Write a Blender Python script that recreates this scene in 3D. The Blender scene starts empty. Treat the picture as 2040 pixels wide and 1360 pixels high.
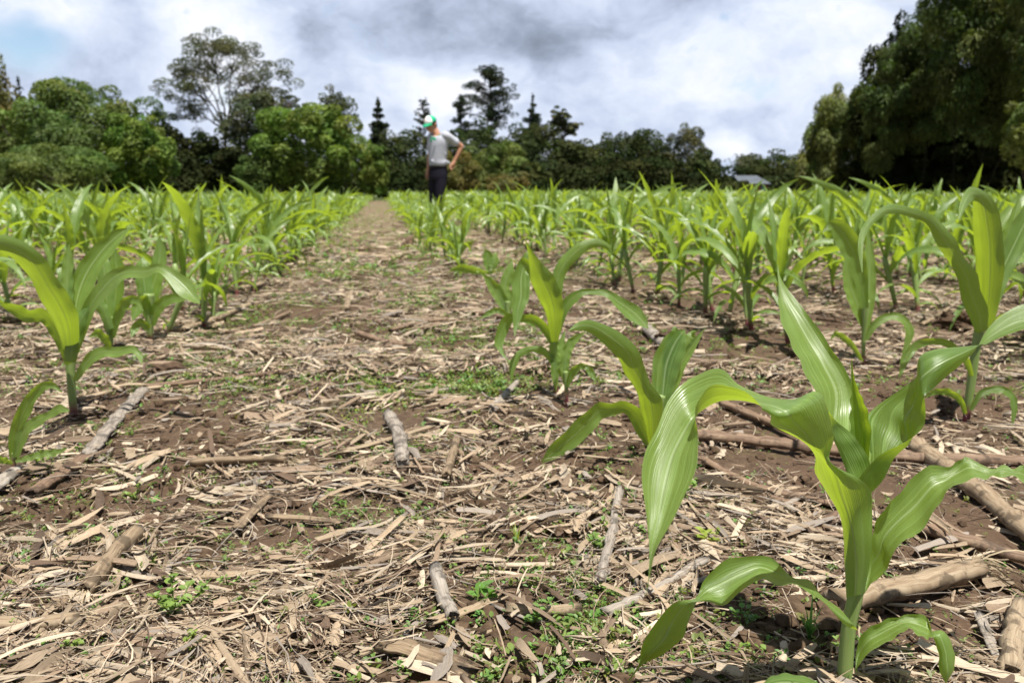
import bpy, math, random
import numpy as np
from mathutils import Vector

S = bpy.context.scene
COL = S.collection
rng = np.random.default_rng(11)
random.seed(5)

# ---------------------------------------------------------------- camera maths (source photo is 2040 x 1360)
F, CX, CY, HOR, CH = 1650.0, 1020.0, 680.0, 380.0, 0.55
PIT = math.atan((CY - HOR) / F)
CP, SP = math.cos(PIT), math.sin(PIT)

def ray(px, py):
    x, y = (px - CX) / F, -(py - CY) / F
    return np.array([x, CP + y * SP, -SP + y * CP])

def at(px, py, Y):
    d = ray(px, py)
    return np.array([0, 0, CH]) + d * (Y / d[1])

def gnd(px, py, z=0.0):
    d = ray(px, py)
    return np.array([0, 0, CH]) + d * ((z - CH) / d[2])

def proj(P):
    P = np.asarray(P, float)
    x, y, z = P[..., 0], P[..., 1], P[..., 2] - CH
    f = y * CP - z * SP
    u = y * SP + z * CP
    f = np.where(np.abs(f) < 1e-6, 1e-6, f)
    return CX + F * x / f, CY - F * u / f, f

# ---------------------------------------------------------------- noise
def vnoise(x, y, seed=0):
    xi, yi = np.floor(x).astype(np.int64), np.floor(y).astype(np.int64)
    xf, yf = x - xi, y - yi
    def h(a, b):
        n = (a * 374761393 + b * 668265263 + seed * 974634) & 0x7fffffff
        n = ((n ^ (n >> 13)) * 1274126177) & 0x7fffffff
        n = (n ^ (n >> 16)) & 0xffff
        return n / 65535.0
    u, v = xf * xf * (3 - 2 * xf), yf * yf * (3 - 2 * yf)
    return (h(xi, yi) * (1 - u) + h(xi + 1, yi) * u) * (1 - v) + (h(xi, yi + 1) * (1 - u) + h(xi + 1, yi + 1) * u) * v

def fbm(x, y, seed=0, oct=4):
    s, a, t = 0, 1.0, 0
    for i in range(oct):
        s = s + a * vnoise(x * 2 ** i, y * 2 ** i, seed + i * 17); t += a; a *= .5
    return s / t

def sstep(a, b, x):
    t = np.clip((x - a) / (b - a), 0, 1)
    return t * t * (3 - 2 * t)

# row axes: rows run to the vanishing point (765, 380)
_d = ray(765, HOR); _n = math.hypot(_d[0], _d[1])
RU = np.array([_d[0] / _n, _d[1] / _n]); RV = np.array([RU[1], -RU[0]])

def hgt(x, y):
    x, y = np.asarray(x, float), np.asarray(y, float)
    near = 1 - sstep(8, 25, y)
    h = (fbm(x * 2.2 + 31, y * 2.2 + 7, 3, 3) - .5) * .055
    h = h + (fbm(x * 9 + 3, y * 9 + 5, 8, 2) - .5) * .018 * near
    o = x * RV[0] + y * RV[1]
    h = h + .012 * np.exp(-((o - .45) / .22) ** 2) * near
    h = h + sstep(75, 130, y) * 2.5
    return h

# ---------------------------------------------------------------- mesh helpers
def mesh_np(name, V, polys, mat=None, uv=None, col=None, smooth=True, mats=None, mi=None):
    """polys: list of int arrays (n,k). uv/col per vertex."""
    me = bpy.data.meshes.new(name)
    V = np.asarray(V, np.float32)
    polys = [np.asarray(p, np.int32) for p in polys if len(p)]
    loops = np.concatenate([p.ravel() for p in polys])
    tot = np.concatenate([np.full(len(p), p.shape[1], np.int32) for p in polys])
    st = np.concatenate([[0], np.cumsum(tot)[:-1]]).astype(np.int32)
    me.vertices.add(len(V)); me.vertices.foreach_set('co', V.ravel())
    me.loops.add(len(loops)); me.loops.foreach_set('vertex_index', loops)
    me.polygons.add(len(tot)); me.polygons.foreach_set('loop_start', st)
    me.polygons.foreach_set('loop_total', tot)
    if mi is not None: me.polygons.foreach_set('material_index', np.asarray(mi, np.int32))
    me.update(calc_edges=True)
    me.polygons.foreach_set('use_smooth', np.full(len(tot), bool(smooth)))
    if uv is not None:
        l = me.uv_layers.new(name='UVMap')
        l.data.foreach_set('uv', np.asarray(uv, np.float32)[loops].ravel())
    if col is not None:
        c = np.ones((len(V), 4), np.float32); c[:, :3] = col
        a = me.color_attributes.new('Col', 'FLOAT_COLOR', 'POINT')
        a.data.foreach_set('color', c.ravel())
    for m in (mats or ([mat] if mat else [])): me.materials.append(m)
    me.validate(clean_customdata=False)
    return me

def obj(name, me, parent=None, loc=None):
    o = bpy.data.objects.new(name, me); COL.objects.link(o)
    if parent is not None: o.parent = parent
    if loc is not None: o.location = loc
    return o

def empty(name, loc):
    o = bpy.data.objects.new(name, None); COL.objects.link(o); o.location = loc
    o.empty_display_size = .1
    return o

def tag(o, label, cat, group=None, kind=None):
    o['label'] = label; o['category'] = cat
    if group: o['group'] = group
    if kind: o['kind'] = kind
    return o

def structure(o): o['kind'] = 'structure'; return o

class MB:
    """collects geometry into one mesh"""
    def __init__(s): s.V = []; s.P = {}; s.U = []; s.C = []; s.n = 0
    def add(s, V, polys, uv=None, col=None):
        V = np.asarray(V, float)
        for p in polys:
            p = np.asarray(p)
            if len(p): s.P.setdefault(p.shape[1], []).append(p + s.n)
        s.V.append(V)
        s.U.append(np.zeros((len(V), 2)) if uv is None else np.asarray(uv, float))
        s.C.append(np.ones((len(V), 3)) if col is None else np.broadcast_to(np.asarray(col, float), (len(V), 3)))
        s.n += len(V)
    def arrays(s):
        return np.concatenate(s.V), {k: np.concatenate(v) for k, v in s.P.items()}, np.concatenate(s.U), np.concatenate(s.C)
    def mesh(s, name, mat, smooth=True, off=None):
        V, P, U, C = s.arrays()
        if off is not None: V = V - np.asarray(off)
        return mesh_np(name, V, list(P.values()), mat, U, C, smooth)

def catmull(P, n):
    P = np.asarray(P, float)
    m = len(P)
    if m == 2: P = np.stack([P[0], (P[0] + P[1]) / 2, P[1]]); m = 3
    Q = np.concatenate([[2 * P[0] - P[1]], P, [2 * P[-1] - P[-2]]])
    t = np.linspace(0, m - 1 - 1e-9, n); i = t.astype(int)
    f = (t - i).reshape((-1,) + (1,) * (P.ndim - 1))
    a, b, c, d = Q[i], Q[i + 1], Q[i + 2], Q[i + 3]
    return .5 * (2 * b + (c - a) * f + (2 * a - 5 * b + 4 * c - d) * f * f + (3 * b - a - 3 * c + d) * f ** 3)

def norm(v): return v / np.maximum(np.linalg.norm(v, axis=-1, keepdims=True), 1e-9)

def grid_faces(n, k, wrap=False):
    i = np.arange(n - 1)[:, None]; j = np.arange(k if wrap else k - 1)[None, :]
    j2 = (j + 1) % k
    return np.stack([i * k + j, i * k + j2, (i + 1) * k + j2, (i + 1) * k + j], -1).reshape(-1, 4)

def tube(P, R, k=8, cap=True, sq=None, up=(0, 0, 1), jag=0, seed=0):
    """closed tube along P with radii R (n,) ; sq = vertical squash"""
    P = np.asarray(P, float); R = np.broadcast_to(np.asarray(R, float), (len(P),))
    T = norm(np.gradient(P, axis=0))
    up = np.asarray(up, float)
    A = np.cross(T, up); bad = np.linalg.norm(A, axis=1) < .05
    A[bad] = np.cross(T[bad], np.array([1.0, .2, 0])); A = norm(A)
    for i in range(1, len(A)):
        if np.dot(A[i], A[i - 1]) < 0: A[i] = -A[i]
    B = np.cross(T, A)
    th = np.linspace(0, 2 * np.pi, k, endpoint=False)
    s2 = 1.0 if sq is None else sq
    V = P[:, None] + R[:, None, None] * (np.cos(th)[None, :, None] * A[:, None] + s2 * np.sin(th)[None, :, None] * B[:, None])
    if jag:
        r = np.random.default_rng(seed)
        V[0] -= T[0] * (r.uniform(0, jag, (k, 1))); V[-1] += T[-1] * (r.uniform(0, jag, (k, 1)))
    L = np.concatenate([[0], np.cumsum(np.linalg.norm(np.diff(P, axis=0), axis=1))])
    uv = np.stack([np.broadcast_to(np.abs(np.linspace(-1, 1, k))[None], (len(P), k)), np.broadcast_to(L[:, None], (len(P), k))], -1)
    V = V.reshape(-1, 3); uv = uv.reshape(-1, 2)
    F4 = grid_faces(len(P), k, True)
    polys = [F4]
    if cap:
        n = len(V)
        V = np.concatenate([V, [P[0], P[-1]]]); uv = np.concatenate([uv, [[.5, 0], [.5, L[-1]]]])
        j = np.arange(k); j2 = (j + 1) % k
        polys.append(np.concatenate([np.stack([np.full(k, n), j2, j], -1),
                                     np.stack([np.full(k, n + 1), (len(P) - 1) * k + j, (len(P) - 1) * k + j2], -1)]))
    return V, polys, uv

# ---------------------------------------------------------------- node helpers
class NT:
    def __init__(s, name):
        s.m = bpy.data.materials.new(name); s.m.use_nodes = True
        s.t = s.m.node_tree; s.t.nodes.clear()
        s.out = s.t.nodes.new('ShaderNodeOutputMaterial')
    def n(s, typ, ins=None, **kw):
        nd = s.t.nodes.new('ShaderNode' + typ)
        for k, v in kw.items(): setattr(nd, k, v)
        for k, v in (ins or {}).items():
            sk = nd.inputs[k]
            if isinstance(v, bpy.types.NodeSocket): s.t.links.new(v, sk)
            else: sk.default_value = v
        return nd
    def link(s, a, b): s.t.links.new(a, b)
    def noise(s, vec, scale, detail=3, rough=.55, dist=0):
        i = {'Scale': scale, 'Detail': detail, 'Roughness': rough, 'Distortion': dist}
        if vec is not None: i['Vector'] = vec
        return s.n('TexNoise', i).outputs['Fac']
    def ramp(s, fac, stops, interp='LINEAR'):
        nd = s.n('ValToRGB', {'Fac': fac}); cr = nd.color_ramp; cr.interpolation = interp
        while len(cr.elements) < len(stops): cr.elements.new(.5)
        for e, (p, c) in zip(cr.elements, stops):
            e.position = p; e.color = (c[0], c[1], c[2], 1) if hasattr(c, '__len__') else (c, c, c, 1)
        return nd.outputs['Color']
    def mix(s, fac, a, b, blend='MIX'):
        nd = s.n('Mix', data_type='RGBA', blend_type=blend)
        for sk, v in ((nd.inputs[0], fac), (nd.inputs[6], a), (nd.inputs[7], b)):
            if isinstance(v, bpy.types.NodeSocket): s.t.links.new(v, sk)
            else: sk.default_value = v if not hasattr(v, '__len__') or len(v) == 4 else (*v, 1)
        return nd.outputs[2]
    def math(s, op, a, b=None, c=None, clamp=False):
        nd = s.n('Math', operation=op, use_clamp=clamp)
        for i, v in enumerate((a, b, c)):
            if v is None: continue
            if isinstance(v, bpy.types.NodeSocket): s.t.links.new(v, nd.inputs[i])
            else: nd.inputs[i].default_value = v
        return nd.outputs[0]
    def mapr(s, v, a, b, c=0., d=1.):
        nd = s.n('MapRange', {'Value': v, 'From Min': a, 'From Max': b, 'To Min': c, 'To Max': d}, interpolation_type='SMOOTHSTEP')
        return nd.outputs[0]
    def mapping(s, vec, scale=(1, 1, 1), loc=(0, 0, 0)):
        return s.n('Mapping', {'Vector': vec, 'Scale': scale, 'Location': loc}).outputs[0]
    def bump(s, h, strength=.3, dist=.002):
        return s.n('Bump', {'Height': h, 'Strength': strength, 'Distance': dist}).outputs[0]
    def bsdf(s, col, rough=.6, spec=.3, normal=None):
        i = {'Base Color': col if isinstance(col, bpy.types.NodeSocket) else (*col, 1), 'Roughness': rough, 'Specular IOR Level': spec}
        if normal is not None: i['Normal'] = normal
        return s.n('BsdfPrincipled', i).outputs[0]
    def done(s, sh): s.link(sh, s.out.inputs['Surface']); return s.m
# ---------------------------------------------------------------- materials
def mat_corn_leaf(name, dark, light, trans, tfac=.42):
    t = NT(name)
    uv = t.n('UVMap', uv_map='UVMap').outputs[0]
    sx = t.n('SeparateXYZ', {'Vector': uv})
    x, y = sx.outputs[0], sx.outputs[1]
    veins = t.noise(t.mapping(uv, (24, 1.1, 1)), 1.0, 3, .6)
    fine = t.n('TexWave', {'Vector': t.mapping(uv, (10, .25, 1)), 'Scale': 1.0, 'Distortion': 3.5, 'Detail': 2.5}, wave_type='BANDS', bands_direction='X').outputs['Fac']
    big = t.noise(t.mapping(uv, (3, 9, 1)), 1.6, 4, .6)
    rnd = t.n('ObjectInfo').outputs['Random']
    pn = t.noise(t.n('NewGeometry').outputs['Position'], 3.5, 2, .5)
    hue = t.math('ADD', t.math('ADD', t.math('MULTIPLY', big, .75), t.math('MULTIPLY', rnd, .45)), t.math('MULTIPLY', t.math('SUBTRACT', pn, .5), .9))
    c = t.mix(t.mapr(hue, .25, .95), dark, light)
    c = t.mix(t.math('MULTIPLY', t.mapr(veins, .46, .64), .55), c, tuple(min(1, v * 1.75 + .02) for v in light))
    c = t.mix(t.math('MULTIPLY', t.mapr(fine, .35, .8), .10), c, tuple(v * .55 for v in dark))
    rib = t.mapr(t.math('ABSOLUTE', t.math('SUBTRACT', x, .5)), .045, .012)
    c = t.mix(t.math('MULTIPLY', rib, .75), c, (.34, .45, .20))
    specks = t.mapr(t.noise(t.mapping(uv, (9, 70, 1)), 3.0, 2, .5), .74, .80)
    c = t.mix(t.math('MULTIPLY', specks, .35), c, (.25, .22, .06))
    edge = t.math('ADD', t.mapr(t.math('ABSOLUTE', t.math('SUBTRACT', x, .5)), .485, .5), t.math('MULTIPLY', t.mapr(t.math('ABSOLUTE', t.math('SUBTRACT', x, .5)), .40, .49), t.mapr(t.noise(t.mapping(uv, (2, 11, 1)), 2.0, 4, .7), .60, .70)))
    c = t.mix(t.math('MULTIPLY', edge, .4), c, (.34, .40, .16))
    h = t.math('ADD', t.math('MULTIPLY', veins, .8), t.math('MULTIPLY', fine, .16))
    h = t.math('SUBTRACT', h, t.math('MULTIPLY', rib, .6))
    nb = t.bump(h, .6, .0014)
    rgh = t.math('ADD', t.math('MULTIPLY', veins, .22), .24)
    b = t.n('BsdfPrincipled', {'Base Color': c, 'Roughness': rgh, 'Specular IOR Level': .8, 'Normal': nb}).outputs[0]
    tc = t.mix(t.math('MULTIPLY', t.mapr(veins, .35, .65), .8), trans, tuple(v * .6 for v in trans))
    tc = t.mix(t.math('MULTIPLY', rib, .55), tc, tuple(v * .55 for v in trans))
    tr = t.n('BsdfTranslucent', {'Color': tc, 'Normal': nb}).outputs[0]
    mx = t.n('MixShader', {0: tfac, 1: b, 2: tr}).outputs[0]
    return t.done(mx)

M_LEAF = mat_corn_leaf('corn_leaf', (.090, .172, .034), (.175, .275, .066), (.46, .62, .03), .47)

def mat_stalk():
    t = NT('corn_stalk')
    uv = t.n('UVMap', uv_map='UVMap').outputs[0]
    y = t.n('SeparateXYZ', {'Vector': uv}).outputs[1]
    n = t.noise(t.mapping(uv, (14, 3, 1)), 1.5, 3)
    c = t.mix(t.mapr(n, .3, .75), (.18, .27, .07), (.30, .38, .14))
    hh = t.math('ADD', y, t.math('MULTIPLY', t.math('SUBTRACT', n, .5), .02))
    c = t.mix(t.mapr(hh, .062, .02), c, (.16, .035, .05))
    b = t.bsdf(c, .42, .4, t.bump(n, .25, .001))
    tr = t.n('BsdfTranslucent', {'Color': (.3, .45, .05, 1)}).outputs[0]
    return t.done(t.n('MixShader', {0: .15, 1: b, 2: tr}).outputs[0])
M_STALK = mat_stalk()

def mat_foliage(name, a, b, trans=.25, rough=.6, spec=.22):
    t = NT(name)
    vc = t.n('VertexColor', layer_name='Col').outputs['Color']
    geo = t.n('NewGeometry')
    n = t.noise(geo.outputs['Position'], .55, 3, .6)
    c = t.mix(t.mapr(n, .3, .7), a, b)
    c = t.mix(1.0, c, vc, 'MULTIPLY')
    d = t.bsdf(c, rough, spec)
    tc = t.mix(1.0, c, (1.5, 1.6, .6, 1), 'MULTIPLY')
    tr = t.n('BsdfTranslucent', {'Color': tc}).outputs[0]
    return t.done(t.n('MixShader', {0: trans, 1: d, 2: tr}).outputs[0])

def mat_bark(name, a, b, sc=3.0):
    t = NT(name)
    g = t.n('TexCoord').outputs['Object']
    n = t.noise(t.mapping(g, (1, 1, .25)), sc, 5, .65)
    c = t.mix(t.mapr(n, .3, .7), a, b)
    return t.done(t.bsdf(c, .85, .2, t.bump(n, .6, .03)))
M_BARK = mat_bark('bark', (.05, .035, .024), (.12, .09, .065))
M_BARK_PALE = mat_bark('pale_bark', (.16, .13, .10), (.30, .26, .21))

def mat_straw(name, mult=1.0):
    t = NT(name)
    vc = t.n('VertexColor', layer_name='Col').outputs['Color']
    uv = t.n('UVMap', uv_map='UVMap').outputs[0]
    n = t.noise(t.mapping(uv, (9, 14, 1)), 1.0, 4, .65)
    st = t.noise(t.mapping(uv, (26, 3, 1)), 1.0, 2, .5)
    k = t.math('ADD', t.math('MULTIPLY', n, .5), t.math('MULTIPLY', st, .5))
    c = t.mix(1.0, vc, t.ramp(k, [(.25, (.42, .38, .34)), (.55, (1, 1, 1)), (.8, (1.3, 1.3, 1.25))]), 'MULTIPLY')
    b = t.bsdf(c, .72, .25, t.bump(st, .5, .001))
    tr = t.n('BsdfTranslucent', {'Color': c}).outputs[0]
    return t.done(t.n('MixShader', {0: .12, 1: b, 2: tr}).outputs[0])
M_STRAW = mat_straw('straw')

def mat_dry(name, pale, mid, dark):
    t = NT(name)
    uv = t.n('UVMap', uv_map='UVMap').outputs[0]
    ob = t.n('TexCoord').outputs['Object']
    st = t.noise(t.mapping(uv, (9, 1.6, 1)), 1.0, 5, .68)
    bl = t.noise(ob, 34.0, 4, .6)
    rnd = t.n('ObjectInfo').outputs['Random']
    c = t.ramp(t.math('ADD', st, t.math('MULTIPLY', t.math('SUBTRACT', rnd, .5), .16)), [(.28, dark), (.45, mid), (.68, pale)])
    c = t.mix(t.math('MULTIPLY', t.mapr(bl, .52, .64), .8), c, tuple(v * .34 for v in mid))
    return t.done(t.bsdf(c, .7, .3, t.bump(st, .7, .002)))
M_DRY = mat_dry('dry_stalk', (.33, .26, .175), (.21, .15, .092), (.08, .052, .032))
M_DRY_BROWN = mat_dry('brown_stalk', (.27, .19, .125), (.15, .095, .06), (.06, .036, .024))
M_DRY_GREY = mat_dry('grey_stalk', (.36, .32, .27), (.22, .185, .15), (.09, .07, .055))

def mat_soil():
    t = NT('soil')
    pos = t.n('NewGeometry').outputs['Position']
    sx = t.n('SeparateXYZ', {'Vector': pos})
    n1 = t.noise(pos, 2.3, 4, .6); n2 = t.noise(pos, 38, 5, .65); n3 = t.noise(pos, 160, 3, .6)
    c = t.mix(t.mapr(n2, .3, .7), (.056, .037, .024), (.112, .077, .050))
    c = t.mix(t.mapr(n1, .35, .7), c, (.080, .050, .032))
    c = t.mix(t.math('MULTIPLY', t.mapr(n3, .58, .72), .6), c, (.22, .15, .09))
    moss = t.math('MULTIPLY', t.mapr(t.noise(pos, 5.5, 4, .6), .55, .68), t.mapr(n2, .4, .6))
    c = t.mix(t.math('MULTIPLY', moss, .6), c, (.085, .10, .02))
    # litter too fine and far to model lies on the ground further out
    far = t.mapr(sx.outputs[1], 3.5, 9.0)
    lit = t.mapr(t.noise(t.mapping(pos, (9, 22, 9)), 1.0, 5, .7), .40, .6)
    c = t.mix(t.math('MULTIPLY', far, lit), c, (.22, .165, .105))
    wd = t.math('MULTIPLY', t.mapr(sx.outputs[1], 4.0, 10.0), t.mapr(t.noise(pos, 1.7, 4, .65), .48, .62))
    c = t.mix(t.math('MULTIPLY', wd, .55), c, (.10, .15, .03))
    grass = t.mapr(sx.outputs[1], 44, 50)
    gc = t.mix(n1, (.035, .055, .015), (.07, .09, .025))
    c = t.mix(grass, c, gc)
    hb = t.math('ADD', n2, t.math('MULTIPLY', n3, .4))
    return t.done(t.bsdf(c, .9, .15, t.bump(hb, .8, .008)))
M_SOIL = mat_soil()

def mat_simple(name, a, b, scale=20, rough=.7, spec=.3, bump=0.0):
    t = NT(name)
    ob = t.n('TexCoord').outputs['Object']
    n = t.noise(ob, scale, 4, .6)
    c = t.mix(t.mapr(n, .3, .7), a, b)
    return t.done(t.bsdf(c, rough, spec, t.bump(n, bump, .004) if bump else None))

def mat_weed(name, a, b):
    t = NT(name)
    vc = t.n('VertexColor', layer_name='Col').outputs['Color']
    pos = t.n('NewGeometry').outputs['Position']
    n = t.noise(pos, 60, 3)
    c = t.mix(n, a, b)
    c = t.mix(1.0, c, vc, 'MULTIPLY')
    d = t.bsdf(c, .5, .35)
    tr = t.n('BsdfTranslucent', {'Color': t.mix(1.0, c, (1.7, 1.7, .7, 1), 'MULTIPLY')}).outputs[0]
    return t.done(t.n('MixShader', {0: .3, 1: d, 2: tr}).outputs[0])
M_WEED = mat_weed('weed', (.105, .175, .042), (.18, .265, .072))
M_CLOD = mat_simple('soil_clod', (.052, .033, .021), (.11, .074, .047), 60, .95, .1, .6)
# ---------------------------------------------------------------- ground, one sheet
def build_ground():
    ys = list(np.linspace(-30, -1, 12)) + list(np.linspace(-.8, .45, 8))
    y = .5
    while y < 420:
        ys.append(y); y *= 1.0095
    ys = np.array(ys)
    ts = np.linspace(-1, 1, 480); ts = ts * (.22 + .78 * ts ** 2)
    Y, T = np.meshgrid(ys, ts, indexing='ij')
    X = T * (3.2 * np.abs(Y) + 3.0)
    Z = hgt(X, Y)
    fine = (1 - sstep(5, 12, Y)) * (Y > -.5)
    Z = Z + fine * ((fbm(X * 28, Y * 28, 21, 3) - .5) * .014 + (fbm(X * 90, Y * 90, 29, 2) - .5) * .004)
    V = np.stack([X, Y, Z], -1).reshape(-1, 3)
    me = mesh_np('ground', V, [grid_faces(len(ys), len(ts))[:, ::-1]], M_SOIL)
    structure(obj('ground', me))
build_ground()

# ---------------------------------------------------------------- litter of straw, husks and fibres (nobody could count it)
BARE = [(340, 850, 190, 75), (120, 1000, 200, 60), (1300, 690, 120, 45), (1520, 700, 200, 45), (1190, 860, 110, 45), (1240, 960, 80, 70),
        (1060, 1080, 120, 50), (1880, 820, 170, 50), (1480, 1180, 110, 70), (1600, 1290, 160, 70), (960, 1240, 80, 40), (1420, 610, 200, 35),
        (900, 690, 80, 30), (1850, 660, 90, 25), (330, 960, 60, 40), (1390, 780, 110, 50), (1760, 760, 90, 40)]

def bare_mask(P):
    px, py, f = proj(P)
    m = np.zeros(len(P))
    for cx, cy, rx, ry in BARE:
        m = np.maximum(m, 1 - sstep(.55, 1.15, np.sqrt(((px - cx) / rx) ** 2 + ((py - cy) / ry) ** 2)))
    return m

def scatter(n, y0, y1, p=1.0, margin=1.4):
    n = int(n * 1.3)
    """points in the view wedge, even per picture area for p=1"""
    u = rng.random(n)
    y = y0 * (y1 / y0) ** u if p == 1 else (y0 ** -p + u * (y1 ** -p - y0 ** -p)) ** (-1 / p)
    x = rng.uniform(-1, 1, n) * y * .63 * margin
    return x, y

def strips(x, y, L, W, K, C, palette, lift, tiltmax, curl, bend, yawbias, seed, yaw0=None):
    r = np.random.default_rng(seed); n = len(x)
    flow = (fbm(x * 2.6 + 40, y * 2.6 + 11, 61, 3) - .5) * 9.0
    yaw = np.where(r.random(n) < yawbias, flow + r.normal(0, .35, n), r.uniform(-np.pi, np.pi, n))
    if yaw0 is not None: yaw = yaw0
    d = np.stack([np.cos(yaw), np.sin(yaw)], -1); pr = np.stack([-d[:, 1], d[:, 0]], -1)
    s = np.linspace(-.5, .5, K); t = np.linspace(-1, 1, C)
    bnd = r.normal(0, bend, n); tilt = r.normal(0, tiltmax, n); arch = r.normal(.0, .035, n)
    roll = r.normal(0, .45, n); crl = r.normal(0, curl, n)
    taper0, taper1 = np.where(r.random(n) < .25, .15, r.uniform(.75, 1.05, n)), np.where(r.random(n) < .3, .12, r.uniform(.7, 1.05, n))
    prof = (1 - np.clip((np.abs(s)[None] - .2) / .3, 0, 1) ** 1.5 * (1 - np.where(s[None] < 0, taper0[:, None], taper1[:, None])))
    wob = 1 + .12 * np.sin(s[None] * r.uniform(5, 16, n)[:, None] + r.uniform(0, 6, n)[:, None])
    w = W[:, None] * prof * wob
    cx = x[:, None] + d[:, 0:1] * L[:, None] * s[None] + pr[:, 0:1] * (bnd * L)[:, None] * (s[None] ** 2 * 4 - .33)
    cy = y[:, None] + d[:, 1:2] * L[:, None] * s[None] + pr[:, 1:2] * (bnd * L)[:, None] * (s[None] ** 2 * 4 - .33)
    tw = roll[:, None] + r.normal(0, .6, n)[:, None] * s[None]
    X = cx[:, :, None] + pr[:, 0][:, None, None] * (w[:, :, None] / 2 * t * np.cos(tw)[:, :, None])
    Yy = cy[:, :, None] + pr[:, 1][:, None, None] * (w[:, :, None] / 2 * t * np.cos(tw)[:, :, None])
    jag = r.uniform(-.04, .04, (n, 2, C)) * L[:, None, None]
    X[:, 0] += d[:, 0:1] * jag[:, 0]; Yy[:, 0] += d[:, 1:2] * jag[:, 0]
    X[:, -1] += d[:, 0:1] * jag[:, 1]; Yy[:, -1] += d[:, 1:2] * jag[:, 1]
    base = hgt(cx, cy)
    base = .35 * base + .65 * base.mean(1, keepdims=True)
    z0 = lift * r.random(n) ** 1.5 + .002
    Z = (base + z0[:, None] + np.abs(tilt * L)[:, None] * .5 + (tilt * L)[:, None] * s[None] + (arch * L)[:, None] * (1 - 4 * s[None] ** 2))[:, :, None] \
        + w[:, :, None] / 2 * t * np.sin(tw)[:, :, None] + crl[:, None, None] * w[:, :, None] * (t ** 2)
    V = np.stack([X, Yy, Z], -1).reshape(-1, 3)
    one = grid_faces(K, C); m = K * C
    P = (one[None] + (np.arange(n) * m)[:, None, None]).reshape(-1, 4)
    uv = np.stack([np.broadcast_to((t * .5 + .5)[None, None] + r.random(n)[:, None, None] * 7, (n, K, C)),
                   np.broadcast_to((L[:, None] * s[None] * 10)[:, :, None] + r.random(n)[:, None, None] * 5, (n, K, C))], -1).reshape(-1, 2)
    pal = np.array(palette); pc = pal[r.choice(len(pal), n, p=np.array([.34, .24, .18, .12, .12]))] * r.uniform(.75, 1.2, n)[:, None]
    C3 = np.repeat(pc, m, 0)
    return V, P, uv, C3

PAL = [(.37, .285, .195), (.49, .405, .30), (.26, .19, .13), (.28, .24, .20), (.125, .085, .058)]

def keep_mask(x, y, bias=0.0, strength=.9):
    P = np.stack([x, y, np.zeros_like(x)], -1)
    dens = fbm(x * 3.1 + 9, y * 3.1 + 2, 55, 3)
    o = x * RV[0] + y * RV[1]
    right = sstep(.25, .6, o) * .05
    m = bare_mask(P)
    return rng.random(len(x)) < np.clip((dens - .365 + bias - right) * 4.2, .08, 1) * (1 - strength * m)

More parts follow.
